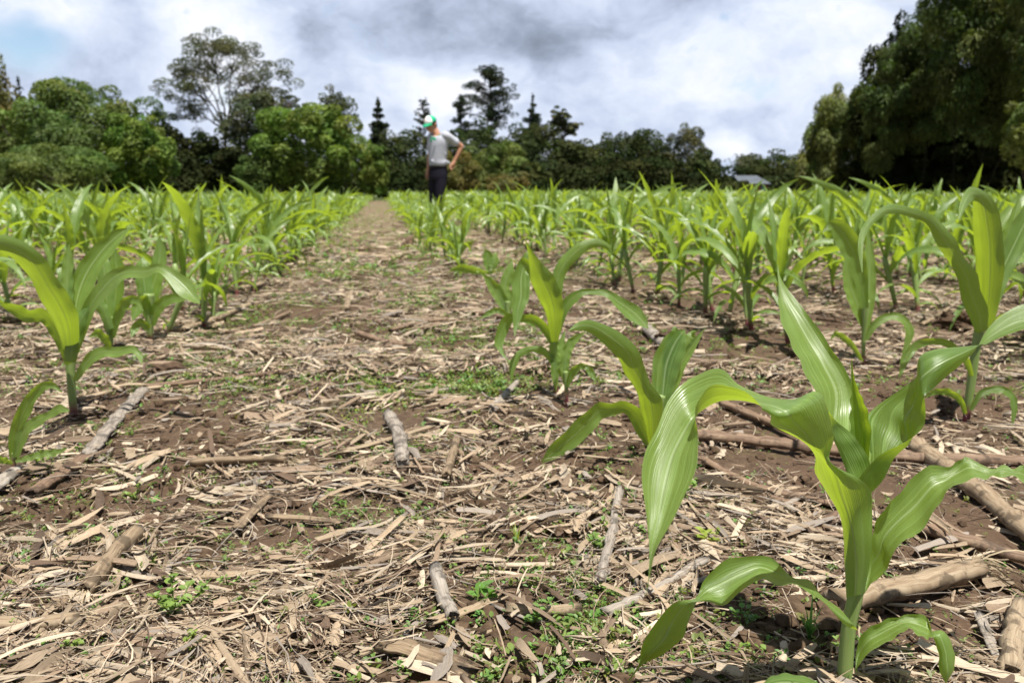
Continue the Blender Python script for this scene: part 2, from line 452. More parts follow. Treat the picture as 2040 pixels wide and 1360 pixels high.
def build_litter():
    mb = MB()
    def go(n, y0, y1, p, Lr, Wr, K, C, lift, tilt, curl, bend, yb, seed, bias=0, strength=.9):
        x, y = scatter(n, y0, y1, p); k = keep_mask(x, y, bias, strength); x, y = x[k], y[k]
        r = np.random.default_rng(seed + 1000)
        L = Lr[0] * (Lr[1] / Lr[0]) ** r.random(len(x)); W = Wr[0] * (Wr[1] / Wr[0]) ** r.random(len(x))
        V, P, uv, c = strips(x, y, L, W, K, C, PAL, lift, tilt, curl, bend, yb, seed)
        mb.add(V, [P], uv, c)
    go(12500, .62, 3.2, .7, (.015, .075), (.003, .011), 5, 3, .016, .09, .22, .03, .6, 1)
    go(1500, .62, 3.4, .5, (.045, .13), (.010, .021), 7, 5, .016, .06, .16, .03, .6, 12)      # chips of husk and stalk
    go(1900, .62, 3.6, .5, (.06, .17), (.004, .011), 8, 4, .018, .05, .28, .035, .5, 2)       # long husk strips
    go(22000, .62, 2.8, .9, (.02, .10), (.0007, .0022), 6, 2, .018, .12, .0, .12, .35, 3, .1, .8)   # fibres
    go(9000, .62, 3.0, .8, (.006, .03), (.002, .007), 3, 3, .008, .2, .2, .05, .3, 9, .1, .55)      # crumbs
    go(17000, 2.4, 7.0, .3, (.035, .15), (.004, .015), 5, 3, .022, .07, .2, .03, .55, 4, .12)
    go(11000, 2.4, 6.5, .3, (.05, .2), (.002, .005), 4, 2, .025, .10, 0, .08, .5, 5, .1)
    go(13000, 6.0, 20.0, .3, (.06, .26), (.008, .028), 4, 3, .03, .06, .2, .03, .6, 6, .12)
    # torn husks lie in parallel sheaves
    r = np.random.default_rng(35)
    for y0, y1, nb, s in ((.68, 2.6, 150, 1.0), (2.4, 6.0, 150, 1.7), (5.5, 14, 120, 3.0)):
        bx, by = scatter(nb, y0, y1, .4); kk = keep_mask(bx, by, .15, .8); bx, by = bx[kk], by[kk]
        for a, b in zip(bx, by):
            k = int(r.integers(4, 12)); yaw = r.normal(.1, .8); L0 = r.uniform(.05, .13) * s; W0 = r.uniform(.004, .009) * s ** .6
            off = (np.arange(k) - k / 2) * W0 * .85; al = r.normal(0, .18 * L0, k)
            X = a - math.sin(yaw) * off + math.cos(yaw) * al; Yk = b + math.cos(yaw) * off + math.sin(yaw) * al
            V, P, uv, c = strips(X, Yk, L0 * r.uniform(.7, 1.2, k), W0 * r.uniform(.7, 1.3, k), 7, 3, PAL, .014, .06, .3, .03, 0, int(r.integers(1 << 30)), yaw + r.normal(0, .09, k))
            mb.add(V, [P], uv, c * (.35 + .65) * r.uniform(.8, 1.2))
    # thicker bits of stalk, split lengthwise
    r = np.random.default_rng(31)
    for y0, y1, n, s in ((.65, 2.2, 420, 1.0), (2.0, 5.0, 420, 1.5), (4.5, 11, 300, 2.2)):
        x, y = scatter(n, y0, y1, .4); kk = keep_mask(x, y, .05, .5); x, y = x[kk], y[kk]
        for a, b in zip(x, y):
            L = r.uniform(.025, .10) * s; rad = r.uniform(.0022, .0065) * s ** .6; yaw = r.normal(.1, .9)
            q = np.linspace(-.5, .5, 5)[:, None]; d = np.array([math.cos(yaw), math.sin(yaw), r.normal(0, .08)])
            P = np.array([a, b, float(hgt(a, b)) + rad * .8 + .006]) + d * L * q + np.array([-d[1], d[0], 0]) * (r.normal(0, .05) * L) * (q ** 2 * 4)
            V, pl, uv = tube(P, rad * np.array([.9, 1.05, 1, 1.05, .85]), 7, True, r.uniform(.3, .8), jag=rad * 1.5, seed=int(r.integers(1 << 30)))
            col = np.array(PAL[r.integers(0, 5)]) * r.uniform(.85, 1.25)
            mb.add(V, pl, uv * np.array([1, 10]) + r.uniform(0, 9), col)
    o = obj('straw_litter', mb.mesh('straw_litter', M_STRAW, True))
    tag(o, 'loose pale straw, husk strips and fibres covering the bare soil', 'straw', kind='stuff')
build_litter()

def build_clods():
    # icosahedron
    g = (1 + 5 ** .5) / 2
    I = norm(np.array([(-1, g, 0), (1, g, 0), (-1, -g, 0), (1, -g, 0), (0, -1, g), (0, 1, g), (0, -1, -g), (0, 1, -g), (g, 0, -1), (g, 0, 1), (-g, 0, -1), (-g, 0, 1)], float))
    Fc = np.array([(0, 11, 5), (0, 5, 1), (0, 1, 7), (0, 7, 10), (0, 10, 11), (1, 5, 9), (5, 11, 4), (11, 10, 2), (10, 7, 6), (7, 1, 8), (3, 9, 4), (3, 4, 2), (3, 2, 6), (3, 6, 8), (3, 8, 9), (4, 9, 5), (2, 4, 11), (6, 2, 10), (8, 6, 7), (9, 8, 1)])
    x, y = scatter(9000, .62, 5.0, .5)
    P = np.stack([x, y, 0 * x], -1)
    o = x * RV[0] + y * RV[1]
    pr = .12 + .75 * bare_mask(P) + .4 * np.exp(-((o - .5) / .25) ** 2) + .3 * np.exp(-((o - 1.45) / .25) ** 2)
    k = rng.random(len(x)) < pr; x, y = x[k], y[k]; n = len(x)
    s = .0025 * (6.5 ** rng.random(n)) * (1 + .12 * y)
    jit = rng.uniform(.6, 1.25, (n, 12, 1))
    V = I[None] * jit * (s[:, None] * np.array([1, 1, .7])[None])[:, None, :]
    V += np.stack([x, y, hgt(x, y) + s * .25], -1)[:, None]
    Pf = (Fc[None] + (np.arange(n) * 12)[:, None, None]).reshape(-1, 3)
    o = obj('soil_clods', mesh_np('soil_clods', V.reshape(-1, 3), [Pf], M_CLOD, smooth=False))
    tag(o, 'small crumbs and clods of brown soil scattered on the ground', 'soil', kind='stuff')
build_clods()

# ---------------------------------------------------------------- weeds
def leaflets(P, dirs, up, L, W):
    """rounded leaflets: P base (n,3), dirs (n,3) -> 6-gons"""
    b = norm(np.cross(dirs, up)); nrm = np.cross(b, dirs)
    prof = [(0, 0), (.35, .5), (.72, .46), (1, 0), (.72, -.46), (.35, -.5)]
    V = np.stack([P + dirs * (L * a)[:, None] + b * (W * c)[:, None] + nrm * (L * (.12 if c else 0))[:, None] for a, c in prof], 1)
    n = len(P)
    F6 = np.arange(n * 6).reshape(n, 6)
    q = np.concatenate([F6[:, [0, 1, 2, 3]], F6[:, [0, 3, 4, 5]]])
    return V.reshape(-1, 3), q

def seedlings(x, y, size, seed, kmin=4, kmax=9, round_=.8):
    r = np.random.default_rng(seed); n = len(x)
    k = r.integers(kmin, kmax + 1, n)
    idx = np.repeat(np.arange(n), k); N = len(idx)
    hz = hgt(x, y)
    az = r.uniform(0, 2 * np.pi, N); el = r.uniform(.05, .95, N)
    lev = r.random(N)
    d = np.stack([np.cos(az) * np.cos(el), np.sin(az) * np.cos(el), np.sin(el)], -1)
    sz = size[idx]
    off = r.normal(0, .35, (N, 2)) * sz[:, None]
    P = np.stack([x[idx] + off[:, 0], y[idx] + off[:, 1], hz[idx] + sz * (.25 + 1.0 * lev)], -1)
    L = sz * r.uniform(.45, .95, N); W = L * r.uniform(.55, .95, N) * round_
    V, q = leaflets(P, d, np.array([0, 0, 1.0]) + r.normal(0, .15, (N, 3)), L, W)
    tint = np.stack([r.uniform(.75, 1.25, n), r.uniform(.8, 1.15, n), r.uniform(.7, 1.1, n)], -1)
    return V, q, np.repeat(tint[idx] * r.uniform(.85, 1.15, N)[:, None], 6, 0)

GREEN = [(820, 775, 120, 50), (980, 810, 90, 80), (1000, 880, 110, 60), (560, 640, 150, 60), (650, 480, 110, 50), (900, 480, 70, 45), (1040, 545, 130, 40),
         (1360, 1000, 90, 70), (860, 620, 130, 60), (700, 900, 200, 60), (230, 830, 60, 70), (110, 930, 90, 40), (1170, 720, 120, 50), (800, 1000, 200, 60),
         (360, 1210, 80, 70), (1150, 1230, 70, 70), (420, 700, 110, 50), (660, 560, 160, 40), (1040, 700, 90, 60)]

def build_weeds():
    mb = MB()
    def go(n, y0, y1, p, s0, s1, seed, base):
        x, y = scatter(n, y0, y1, p)
        P = np.stack([x, y, 0 * x], -1); px, py, f = proj(P); n = len(x)
        m = np.zeros(n)
        for cx, cy, rx, ry in GREEN:
            m = np.maximum(m, 1 - sstep(.4, 1.1, np.hypot((px - cx) / rx, (py - cy) / ry)))
        o = x * RV[0] + y * RV[1]
        nz = fbm(x * 4 + 4, y * 4 + 1, 77, 3)
        pr = base + .62 * m * (nz > .45) + .35 * np.exp(-((o - .28) / .2) ** 2) * (nz > .45) + .25 * np.exp(-((o + .5) / .2) ** 2) * (nz > .5)
        pr = pr * np.where(px > 1300, .6, 1)
        k = rng.random(n) < pr; x, y = x[k], y[k]
        r = np.random.default_rng(seed)
        sz = s0 * (s1 / s0) ** (r.random(len(x)) ** 1.6)
        V, q, c = seedlings(x, y, sz, seed + 1)
        mb.add(V, [q], None, c)
    go(30000, .66, 2.6, .6, .004, .013, 41, .10)
    go(42000, 2.2, 6.0, .3, .006, .018, 42, .17)
    go(22000, 5.0, 22.0, .3, .012, .04, 43, .28)
    # low moss-like green in the wheel track
    c0 = gnd(820, 775)
    n = 1500
    x = c0[0] + rng.normal(0, .19, n); y = c0[1] + rng.normal(0, .2, n)
    k = fbm(x * 14, y * 14, 88, 3) > .5; x, y = x[k], y[k]; n = len(x)
    V, q, c = seedlings(x, y, rng.uniform(.004, .011, n), 49, 3, 5)
    mb.add(V, [q], None, c * np.array([1.1, 1.05, .6]))
    o = obj('weed_seedlings', mb.mesh('weed_seedlings', M_WEED, False))
    tag(o, 'tiny green weed seedlings sprouting through the straw', 'weeds', kind='stuff')
build_weeds()

def weed_thing(px, py, size, k, label, style='round', seed=0, tint=(1, 1, 1)):
    g = gnd(px, py); g[2] = float(hgt(g[0], g[1]))
    r = np.random.default_rng(seed + 300); mb = MB(); st = MB()
    if style == 'grass':
        for i in range(k):
            az = r.uniform(0, 6.28); L = size * r.uniform(.6, 1.2); s = np.linspace(0, 1, 6)
            lean = r.uniform(.15, .7)
            P = np.stack([np.cos(az) * L * s ** 1.5 * lean, np.sin(az) * L * s ** 1.5 * lean, L * s * (1 - .25 * s * lean)], -1)
            sd = np.array([-np.sin(az), np.cos(az), 0]); w = size * .035 * (1 - s ** 2) + .0002
            V = np.stack([P - sd * w[:, None], P + sd * w[:, None]], 1).reshape(-1, 3)
            mb.add(V, [grid_faces(6, 2)], None, np.array(tint) * r.uniform(.8, 1.2))
    else:
        nb = max(2, k // 4)
        for b in range(nb):
            az = r.uniform(0, 6.28); L = size * r.uniform(.6, 1.1); s = np.linspace(0, 1, 5)
            lean = r.uniform(.2, .9)
            P = np.stack([np.cos(az) * L * s * lean, np.sin(az) * L * s * lean, L * s * (1 - .3 * lean)], -1)
            V, F_, U = tube(P, np.linspace(size * .03, size * .014, 5), 5); st.add(V, F_, U, (.9, .8, .6))
            m = max(4, int(1.8 * k / nb) + 2) if style == 'round' else max(3, int(k / nb) + 2)
            tt = r.uniform(.3, 1, m); base = np.stack([np.interp(tt, s, P[:, i]) for i in range(3)], -1)
            a2 = r.uniform(0, 6.28, m); e2 = r.uniform(.0, .7, m)
            d = np.stack([np.cos(a2) * np.cos(e2), np.sin(a2) * np.cos(e2), np.sin(e2)], -1)
            LL = size * (r.uniform(.14, .27, m) if style == 'round' else r.uniform(.5, .8, m))
            V, q = leaflets(base, d, np.array([0, 0, 1.0]) + r.normal(0, .1, (m, 3)), LL, LL * (.85 if style == 'round' else .5))
            mb.add(V, [q], None, np.repeat(np.array(tint)[None] * r.uniform(.8, 1.2, (m, 1)), 6, 0))
    root = empty('weed', g)
    obj('leaves', mb.mesh('leaves', M_WEED, False), root)
    if st.n: obj('stem', st.mesh('stem', M_WEED), root)
    tag(root, label, 'weed', 'weeds standing in the straw')
WEEDS = [
    (1410, 1100, .030, 7, 'light yellow-green broad-leaved weed beside the drooping tip of the big corn leaf', 'broad', (1.7, 1.4, .7)),
    (797, 1035, .028, 16, 'thin-bladed grass tuft in the middle of the straw', 'grass', (1, 1, .8)),
    (1030, 1065, .036, 8, 'small yellowish grass tuft with few spread blades', 'grass', (1.6, 1.2, .6)),
    (350, 1245, .055, 28, 'tall straggling green weed clump in the straw nearest the lower left corner', 'round', (1.1, 1.1, .9)),
    (245, 1180, .030, 14, 'round-leaved weed beside the thick left stalk piece', 'round', (1.1, 1.1, .9)),
    (150, 1330, .030, 16, 'round-leaved weed pair at the very bottom left of the straw', 'round', (1.2, 1.1, .9)),
    (372, 1318, .032, 18, 'bright green weed with flat rosette near the bottom edge, right of the lower left clump', 'round', (1.3, 1.15, .8)),
    (1200, 1095, .042, 20, 'leafy weed growing against the upright grey stalk', 'round', (1.05, 1.1, .9)),
    (1062, 1255, .038, 16, 'weed growing over the short pale stalk near the bottom', 'round', (.95, 1.1, 1.0)),
    (1480, 1275, .034, 16, 'dull green weed cluster left of the big corn stem', 'round', (.75, 1, 1.0)),
    (1610, 1300, .05, 14, 'dark grassy tuft just left of the big corn stem', 'grass', (.7, 1, .8)),
    (1345, 1010, .045, 22, 'feathery leafy weed under the drooping corn leaf', 'round', (1, 1.1, .8)),
    (30, 1275, .028, 12, 'low round-leaved weed at the left edge near the bottom', 'round', (1.2, 1.2, .9)),
    (270, 985, .035, 14, 'upright weed on the bare soil at left', 'round', (1.2, 1.2, .8)),
    (90, 945, .04, 16, 'bright weed cluster beside the small corn seedling at left', 'round', (1.3, 1.2, .8)),
    (455, 1180, .03, 12, 'weed growing in front of the flat split stalk', 'round', (1.1, 1.15, .9)),
    (950, 1205, .032, 6, 'dark broad-leaved weed lying flat on bare soil', 'broad', (.7, .95, .6)),
    (640, 1230, .03, 14, 'small weed between straw strips in the lower middle', 'round', (1.05, 1.1, .9)),
    (1120, 1300, .03, 12, 'little weed sprout right of the bottom stalk', 'round', (1, 1.1, .9)),
]
for i, (a, b, s, k, lb, sty, tn) in enumerate(WEEDS): weed_thing(a, b, s, k, lb, sty, i, tn)

# ---------------------------------------------------------------- larger dry stalks, one thing each
def dry_stalk(name, pts, r, label, mat, cat='dry stalk', sq=.85, lift=0.0, node=.11, seed=0, fray=0, split=False):
    rr = np.random.default_rng(seed + 900)
    W = []
    for p in pts:
        h = p[2] if len(p) > 2 else 0
        g = gnd(p[0], p[1], max(0, h)); g[2] = float(hgt(g[0], g[1])) * .7 + r * sq * .9 + lift + h + .010
        W.append(g)
    W = np.array(W); r *= 1.12; L = np.linalg.norm(np.diff(W, axis=0), axis=1).sum()
    n = int(np.clip(L / .012, 8, 70))
    P = catmull(W, n)
    P[1:-1] += rr.normal(0, r * .06, (n - 2, 3))
    s = np.linspace(0, L, n)
    R = r * (1 - .12 * s / L) * (1 + rr.normal(0, .035, n))
    k0 = rr.uniform(0, node)
    R *= 1 + .24 * np.exp(-(((s - k0 + node / 2) % node - node / 2) / .006) ** 2)
    base = W.mean(0); base[2] -= r
    V, polys, uv = tube(P - base, R, 12, True, sq, jag=r * 1.1, seed=seed)
    rad = rr.uniform(.80, 1.12, 12)
    m = len(P) * 12
    ctr = np.repeat(P - base, 12, 0)
    V[:m] = ctr + (V[:m] - ctr) * (np.tile(rad, len(P)) * rr.uniform(.94, 1.06, m))[:, None]
    if split:   # a lengthwise crack opened along the top
        T = norm(W[-1] - W[0]); up = np.array([0, 0, 1.0])
        rel = (V[:m] - ctr); top = (rel @ up) > R.repeat(12) * .35
        V[:m][top] -= up * (R.repeat(12)[top] * .75)[:, None]
    V[-2:] += np.array([P[1] - P[0], P[-2] - P[-1]]) * .8
    mb = MB(); mb.add(V, polys, uv * np.array([1, 10]))
    root = obj(name, mb.mesh(name, mat), None, base)
    if fray:
        fb = MB(); e = P[-1] - base; T = norm(P[-1] - P[-3])
        for i in range(fray):
            L2 = r * rr.uniform(2, 5); d = norm(T + rr.normal(0, .5, 3) - np.array([0, 0, .35])); q = np.linspace(0, 1, 5)[:, None]
            a = e + rr.normal(0, r * .45, 3)
            C = a + d * L2 * q - np.array([0, 0, 1]) * (q ** 2) * L2 * .45
            b = norm(np.cross(d, rr.normal(0, 1, 3))) * r * .06
            fb.add(np.stack([C - b, C + b], 1).reshape(-1, 3), [grid_faces(5, 2)], None, (.42, .34, .22))
        obj('frayed_fibres', fb.mesh('frayed_fibres', M_STRAW), root)
    return tag(root, label, cat, 'dry stalks lying in the straw')

D, DB, DG_ = 0, 1, 2
DM = [M_DRY, M_DRY_BROWN, M_DRY_GREY]
ST = [
    ([(1340, 882), (1500, 893), (1640, 910), (1800, 925), (2060, 934)], .013, DB, 'longest brown cane lying level behind the big corn plant', {}),
    ([(1790, 880), (1850, 925), (1930, 1000), (2060, 1105)], .017, D, 'thickest jointed cane slanting down to the right edge behind the big corn plant', {'node': .1}),
    ([(1800, 1072), (1900, 1100), (2060, 1140)], .010, DB, 'slim mottled cane running to the right edge below the thickest cane', {}),
    ([(1670, 1245), (1780, 1212), (1940, 1160)], .0165, D, 'thick cut stalk with a frayed fibrous end right of the big corn stem', {'fray': 70, 'node': .14}),
    ([(1232, 1000), (1222, 1060), (1195, 1185)], .0075, DG_, 'straight grey stalk pointing away, left of the drooping leaf tip', {}),
    ([(775, 840), (795, 885), (802, 940)], .014, DG_, 'short weathered grey stalk standing out in the middle of the path', {}),
    ([(272, 1078), (225, 1130), (172, 1200)], .012, D, 'thick pale stalk piece with a broken root end at lower left', {'fray': 25}),
    ([(360, 1158), (470, 1156), (590, 1163)], .008, D, 'flat yellow split stalk lying level in the lower left straw', {'sq': .55, 'split': True}),
    ([(285, 785), (235, 850), (170, 925)], .015, DG_, 'wide split grey stalk on the bare soil at left', {'sq': .4}),
    ([(168, 925), (120, 960), (66, 995)], .012, DB, 'dark-ended stalk continuing from the wide split stalk', {'sq': .6}),
    ([(-40, 1010), (10, 965), (34, 950)], .017, DG_, 'broad grey stalk end entering at the left edge', {'sq': .4}),
    ([(770, 1312), (840, 1335), (930, 1375)], .013, D, 'thick brown stalk cut by the bottom edge in the middle', {'split': True}),
    ([(290, 778), (420, 765), (590, 745)], .007, DB, 'thin brown stalk lying across the path left of its middle', {}),
    ([(255, 664), (380, 660), (500, 618)], .014, D, 'pale forked stalk at the foot of the left corn row', {}),
    ([(-30, 650), (60, 649), (190, 652)], .013, DB, 'dark cane lying behind the large left corn plant', {}),
    ([(870, 1160), (880, 1200), (902, 1250)], .0095, DG_, 'short grey stump of stalk pointing down, in the lower middle', {}),
    ([(1238, 620), (1275, 655), (1330, 705)], .019, DG_, 'thick grey cane between the first and second right corn rows', {}),
    ([(715, 672), (760, 688), (805, 698)], .014, DB, 'dark stub of stalk in the middle of the path further back', {}),
    ([(385, 938), (480, 928), (575, 930)], .009, D, 'shaggy pale stalk lying level above the husk bundle', {'fray': 50}),
    ([(472, 1060), (500, 1025), (535, 990)], .010, D, 'flat pale strip of stalk leaning up right in the left straw', {'sq': .3}),
    ([(535, 1032), (600, 1037), (680, 1046)], .008, D, 'ribbed flat strip of stalk lying level beside the leaning strip', {'sq': .4}),
    ([(1395, 930), (1500, 985), (1680, 1035)], .008, DB, 'dark broken cane running down behind the drooping leaf', {'sq': .6}),
    ([(1400, 965), (1520, 1010), (1600, 1030)], .006, DB, 'thin dark splinter beside the broken cane behind the drooping leaf', {'sq': .5}),
    ([(1015, 1238), (1080, 1243), (1150, 1238)], .0075, D, 'short whitish jointed stalk in the bottom middle', {'node': .05}),
    ([(1205, 1245), (1290, 1205), (1400, 1140)], .008, DG_, 'split grey stalk rising right under the drooping leaf tip', {'sq': .6, 'fray': 20}),
    ([(1605, 1092), (1640, 1072), (1690, 1045)], .011, DB, 'brown hollow stalk end touching the big corn stem', {'sq': .7}),
    ([(1240, 1212), (1245, 1250), (1250, 1300)], .0065, D, 'pale flat chip pointing at the camera under the drooping leaf tip', {'sq': .3}),
    ([(1950, 1240), (1975, 1300), (2005, 1370)], .006, DG_, 'thin grey stick in the lower right corner', {'sq': .5}),
    ([(2030, 1230), (2015, 1290), (2010, 1370)], .012, D, 'thick pale stalk leaning into the lower right corner', {}),
    ([(-20, 1290), (70, 1285), (165, 1270)], .010, D, 'curled whitish stalk at the lower left edge', {'fray': 30}),
    ([(1440, 822), (1520, 850), (1640, 892)], .011, DB, 'dark cane partly buried behind the big arching leaf', {}),
    ([(1835, 655), (1880, 625), (1925, 592)], .009, D, 'thin pale stick slanting up right between the right rows', {}),
    ([(480, 580), (510, 575), (535, 568)], .014, D, 'short pale stick beside the left row further back', {}),
    ([(95, 1070), (110, 1090), (130, 1115)], .0065, D, 'small pale chip of stalk on the left bare soil', {'sq': .4}),
    ([(100, 1245), (120, 1220), (140, 1205)], .011, D, 'flat pale husk strip propped up at lower left', {'sq': .25}),
    ([(80, 1280), (95, 1255), (112, 1225)], .009, D, 'second flat pale husk strip leaning beside the propped one', {'sq': .25}),
    ([(200, 1230), (330, 1205), (380, 1185)], .005, D, 'long thin pale splinter below the thick left stalk piece', {'sq': .5}),
    ([(235, 1232), (300, 1225), (420, 1195)], .006, D, 'long whitish strip lying above the lower left weed clump', {'sq': .3}),
    ([(860, 1262), (930, 1235), (1005, 1205)], .0075, D, 'ribbed straw stalk rising right in the lower middle', {'sq': .5, 'split': True}),
    ([(700, 1180), (750, 1140), (790, 1105)], .007, D, 'pale cane end pointing up right in the lower middle straw', {'sq': .5}),
    ([(640, 920), (760, 890), (860, 855)], .008, D, 'long pale strip across the middle of the path', {'sq': .4}),
    ([(660, 958), (740, 925), (830, 905)], .007, D, 'second pale strip just in front of the long one across the path', {'sq': .4}),
    ([(890, 955), (905, 910), (910, 880)], .0085, D, 'small upright-lying stick right of the path middle', {}),
    ([(980, 830), (1010, 795), (1030, 775)], .008, DG_, 'crooked grey stick below the first right corn row', {}),
    ([(900, 625), (960, 632), (1010, 640)], .010, DB, 'dark level stick right of the path, behind the crooked stick', {}),
    ([(780, 660), (850, 648), (910, 642)], .010, DB, 'brown twig lying level in front of the dark level stick', {}),
    ([(505, 655), (540, 640), (575, 628)], .008, D, 'slanting straw stick left of the path further back', {}),
    ([(1590, 560), (1680, 556), (1780, 566)], .012, D, 'whitish cane lying level between the right rows', {}),
    ([(1850, 470 + 90), (1940, 565), (2060, 560)], .011, DB, 'dark level cane at the right edge between the rows', {}),
    ([(700, 590), (695, 605), (690, 625)], .014, D, 'short upright-lying stub in the middle of the far path', {}),
    ([(760, 525), (800, 512), (835, 500)], .015, D, 'pale stick by the dark stump further up the path', {}),
    ([(560, 515), (590, 508), (620, 500)], .016, D, 'pale stick at the left side of the far path', {}),
]
for i, (pts, r, m, lb, kw) in enumerate(ST):
    dry_stalk('dry_stalk', pts, r, lb, DM[m], seed=i, **kw)

def lump(name, px, py, sx, sy, sz, label, mat, cat, seed, peak=0):
    g = gnd(px, py); g[2] = float(hgt(g[0], g[1]))
    r = np.random.default_rng(seed); nu, nv = 48, 26
    u = np.linspace(0, 2 * np.pi, nu, endpoint=False); v = np.linspace(-.5 * np.pi, .5 * np.pi, nv)
    Vv, Uu = np.meshgrid(v, u, indexing='ij')
    d = np.stack([np.cos(Vv) * np.cos(Uu), np.cos(Vv) * np.sin(Uu), np.sin(Vv)], -1)
    k = .35 + 1.1 * fbm(d[..., 0] * 2.6 + d[..., 2] * 1.9 + seed, d[..., 1] * 2.6 + 5 + d[..., 2] * 2.3, seed, 5)
    P = d * k[..., None] * np.array([sx, sy, sz]) + np.array([0, 0, sz * .55])
    P[..., 0] += peak * np.maximum(P[..., 2], 0)
    me = mesh_np(name, P.reshape(-1, 3), [grid_faces(nv, nu, True)], mat, np.stack([Uu, Vv * .1], -1).reshape(-1, 2), smooth=False)
    return tag(obj(name, me, None, g), label, cat)
lump('bark_chunk', 300, 1035, .026, .020, .014, 'rough brown chunk of rotten stalk on the soil at left', M_DRY_BROWN, 'plant debris', 4)
lump('tree_stump', 812, 497, .06, .05, .07, 'small dark stump standing in the far path', M_DRY_BROWN, 'stump', 6, .2)
lump('soil_mound', 1350, 690, .08, .07, .045, 'reddish clod heap in front of the second right row', M_SOIL, 'soil clod', 12)
lump('soil_mound', 1905, 655, .09, .08, .05, 'reddish clod heap near the right edge between the rows', M_SOIL, 'soil clod', 15)
lump('soil_mound', 330, 745, .06, .045, .025, 'rooty soil clod at the end of the wide split stalk', M_SOIL, 'soil clod', 18)
# ---------------------------------------------------------------- corn
def tri_leaf(A, M, B, n=36, nc=9, frill=.0, seed=0, k=5):
    """ribbon through margin A, midrib M, margin B (each (m,3)) -> V, faces, uv"""
    r = np.random.default_rng(seed)
    X = catmull(np.stack([A, M, B], 1), n)
    t = np.linspace(-1, 1, nc)
    wa, wm, wb = t * (t - 1) / 2, 1 - t * t, t * (t + 1) / 2
    P = X[:, 0][:, None] * wa[None, :, None] + X[:, 1][:, None] * wm[None, :, None] + X[:, 2][:, None] * wb[None, :, None]
    s = np.linspace(0, 1, n)
    if frill:
        T = np.gradient(P, axis=0); Sd = np.gradient(P, axis=1)
        N = norm(np.cross(T, Sd))
        w = np.linalg.norm(X[:, 2] - X[:, 0], axis=1)
        ph = r.uniform(0, 6.28, 2); kk = k * r.uniform(.8, 1.25, 2)
        env = np.sin(np.pi * np.clip(s * 1.05, 0, 1)) ** .6 * np.minimum(w / w.max(), 1)
        ph2 = .9 * np.sin(s[:, None] * 7.3 + ph[0])
        wave = np.where(t[None] < 0, np.sin(6.28 * kk[0] * s[:, None] + ph[0] + ph2), np.sin(6.28 * kk[1] * s[:, None] + ph[1] - ph2))
        P = P + N * (frill * env[:, None] * np.abs(t[None]) ** 2.2 * wave)[..., None]
    L = np.concatenate([[0], np.cumsum(np.linalg.norm(np.diff(X[:, 1], axis=0), axis=1))])
    uv = np.stack([np.broadcast_to((t * .5 + .5)[None], (n, nc)), np.broadcast_to(L[:, None] / .35, (n, nc))], -1)
    return P.reshape(-1, 3), grid_faces(n, nc), uv.reshape(-1, 2)

class Plant:
    """corn plant given by picture points at depth Y (metres) on the ground"""
    def __init__(s, base_px, label, group=None, Y=None):
        g = gnd(*base_px)
        s.base = np.array([g[0], g[1], float(hgt(g[0], g[1])) - .004]); s.Y = g[1]
        s.root = empty('corn_plant', s.base)
        tag(s.root, label, 'corn plant', group)
        s.i = 0
    def P(s, x, y, d): return at(x, y, s.Y + d)
    def stalk(s, pts, dep=0.0, extra=0.0):
        """pts: (px, py, width_px)"""
        W = []; R = []
        for i, p in enumerate(pts):
            W.append(s.P(p[0], p[1], dep * i / len(pts))); R.append(p[2] * .5 * s.Y / F)
        W = np.array(W); W[0][2] = min(W[0][2], s.base[2] - .01)
        n = 26
        C = catmull(W, n); Rr = catmull(np.array(R)[:, None], n)[:, 0]
        V, f, uv = tube(C, Rr, 12)
        uv = np.stack([uv[:, 0], np.maximum(V[:, 2] - s.base[2], 0) + extra], -1)
        obj('stalk', mesh_np('stalk', V - s.base, f, M_STALK, uv), s.root)
    def tri(s, st, n=40, nc=11, frill=.002, k=5, flip=False):
        """stations: ((ax,ay,ad),(mx,my,md),(bx,by,bd))"""
        A = np.array([s.P(*q[0]) for q in st]); M = np.array([s.P(*q[1]) for q in st]); B = np.array([s.P(*q[2]) for q in st])
        V, f, uv = tri_leaf(A, M, B, n, nc, frill, s.i + 3, k); s.i += 1
        obj('leaf', mesh_np('leaf', V - s.base, [f], M_LEAF, uv), s.root)
    def leaf(s, pts, d0=0., d1=0., fold=.22, tilt=.0, frill=.0025, n=30, k=5):
        """pts (px,py,width_px) along the midrib; fold>0 shows the upper face"""
        p = np.array(pts, float); m = len(p)
        T = norm(np.gradient(p[:, :2], axis=0)); N = np.stack([-T[:, 1], T[:, 0]], -1)
        A, M, B = [], [], []
        for i in range(m):
            d = d0 + (d1 - d0) * (i / (m - 1)) ** 1.0
            w = p[i, 2]; wm = w * s.Y / F
            a = p[i, :2] + N[i] * w / 2; b = p[i, :2] - N[i] * w / 2
            A.append(s.P(a[0], a[1], d - tilt * wm)); B.append(s.P(b[0], b[1], d + tilt * wm))
            M.append(s.P(p[i, 0], p[i, 1], d + fold * wm))
        V, f, uv = tri_leaf(np.array(A), np.array(M), np.array(B), n, 7, frill, s.i + 40, k); s.i += 1
        obj('leaf', mesh_np('leaf', V - s.base, [f], M_LEAF, uv), s.root)

def cv(x0, y0, sc):
    return lambda L: [(x0 + q[0] / sc, y0 + q[1] / sc) + ((q[2] / sc,) if len(q) > 2 else ()) for q in L]

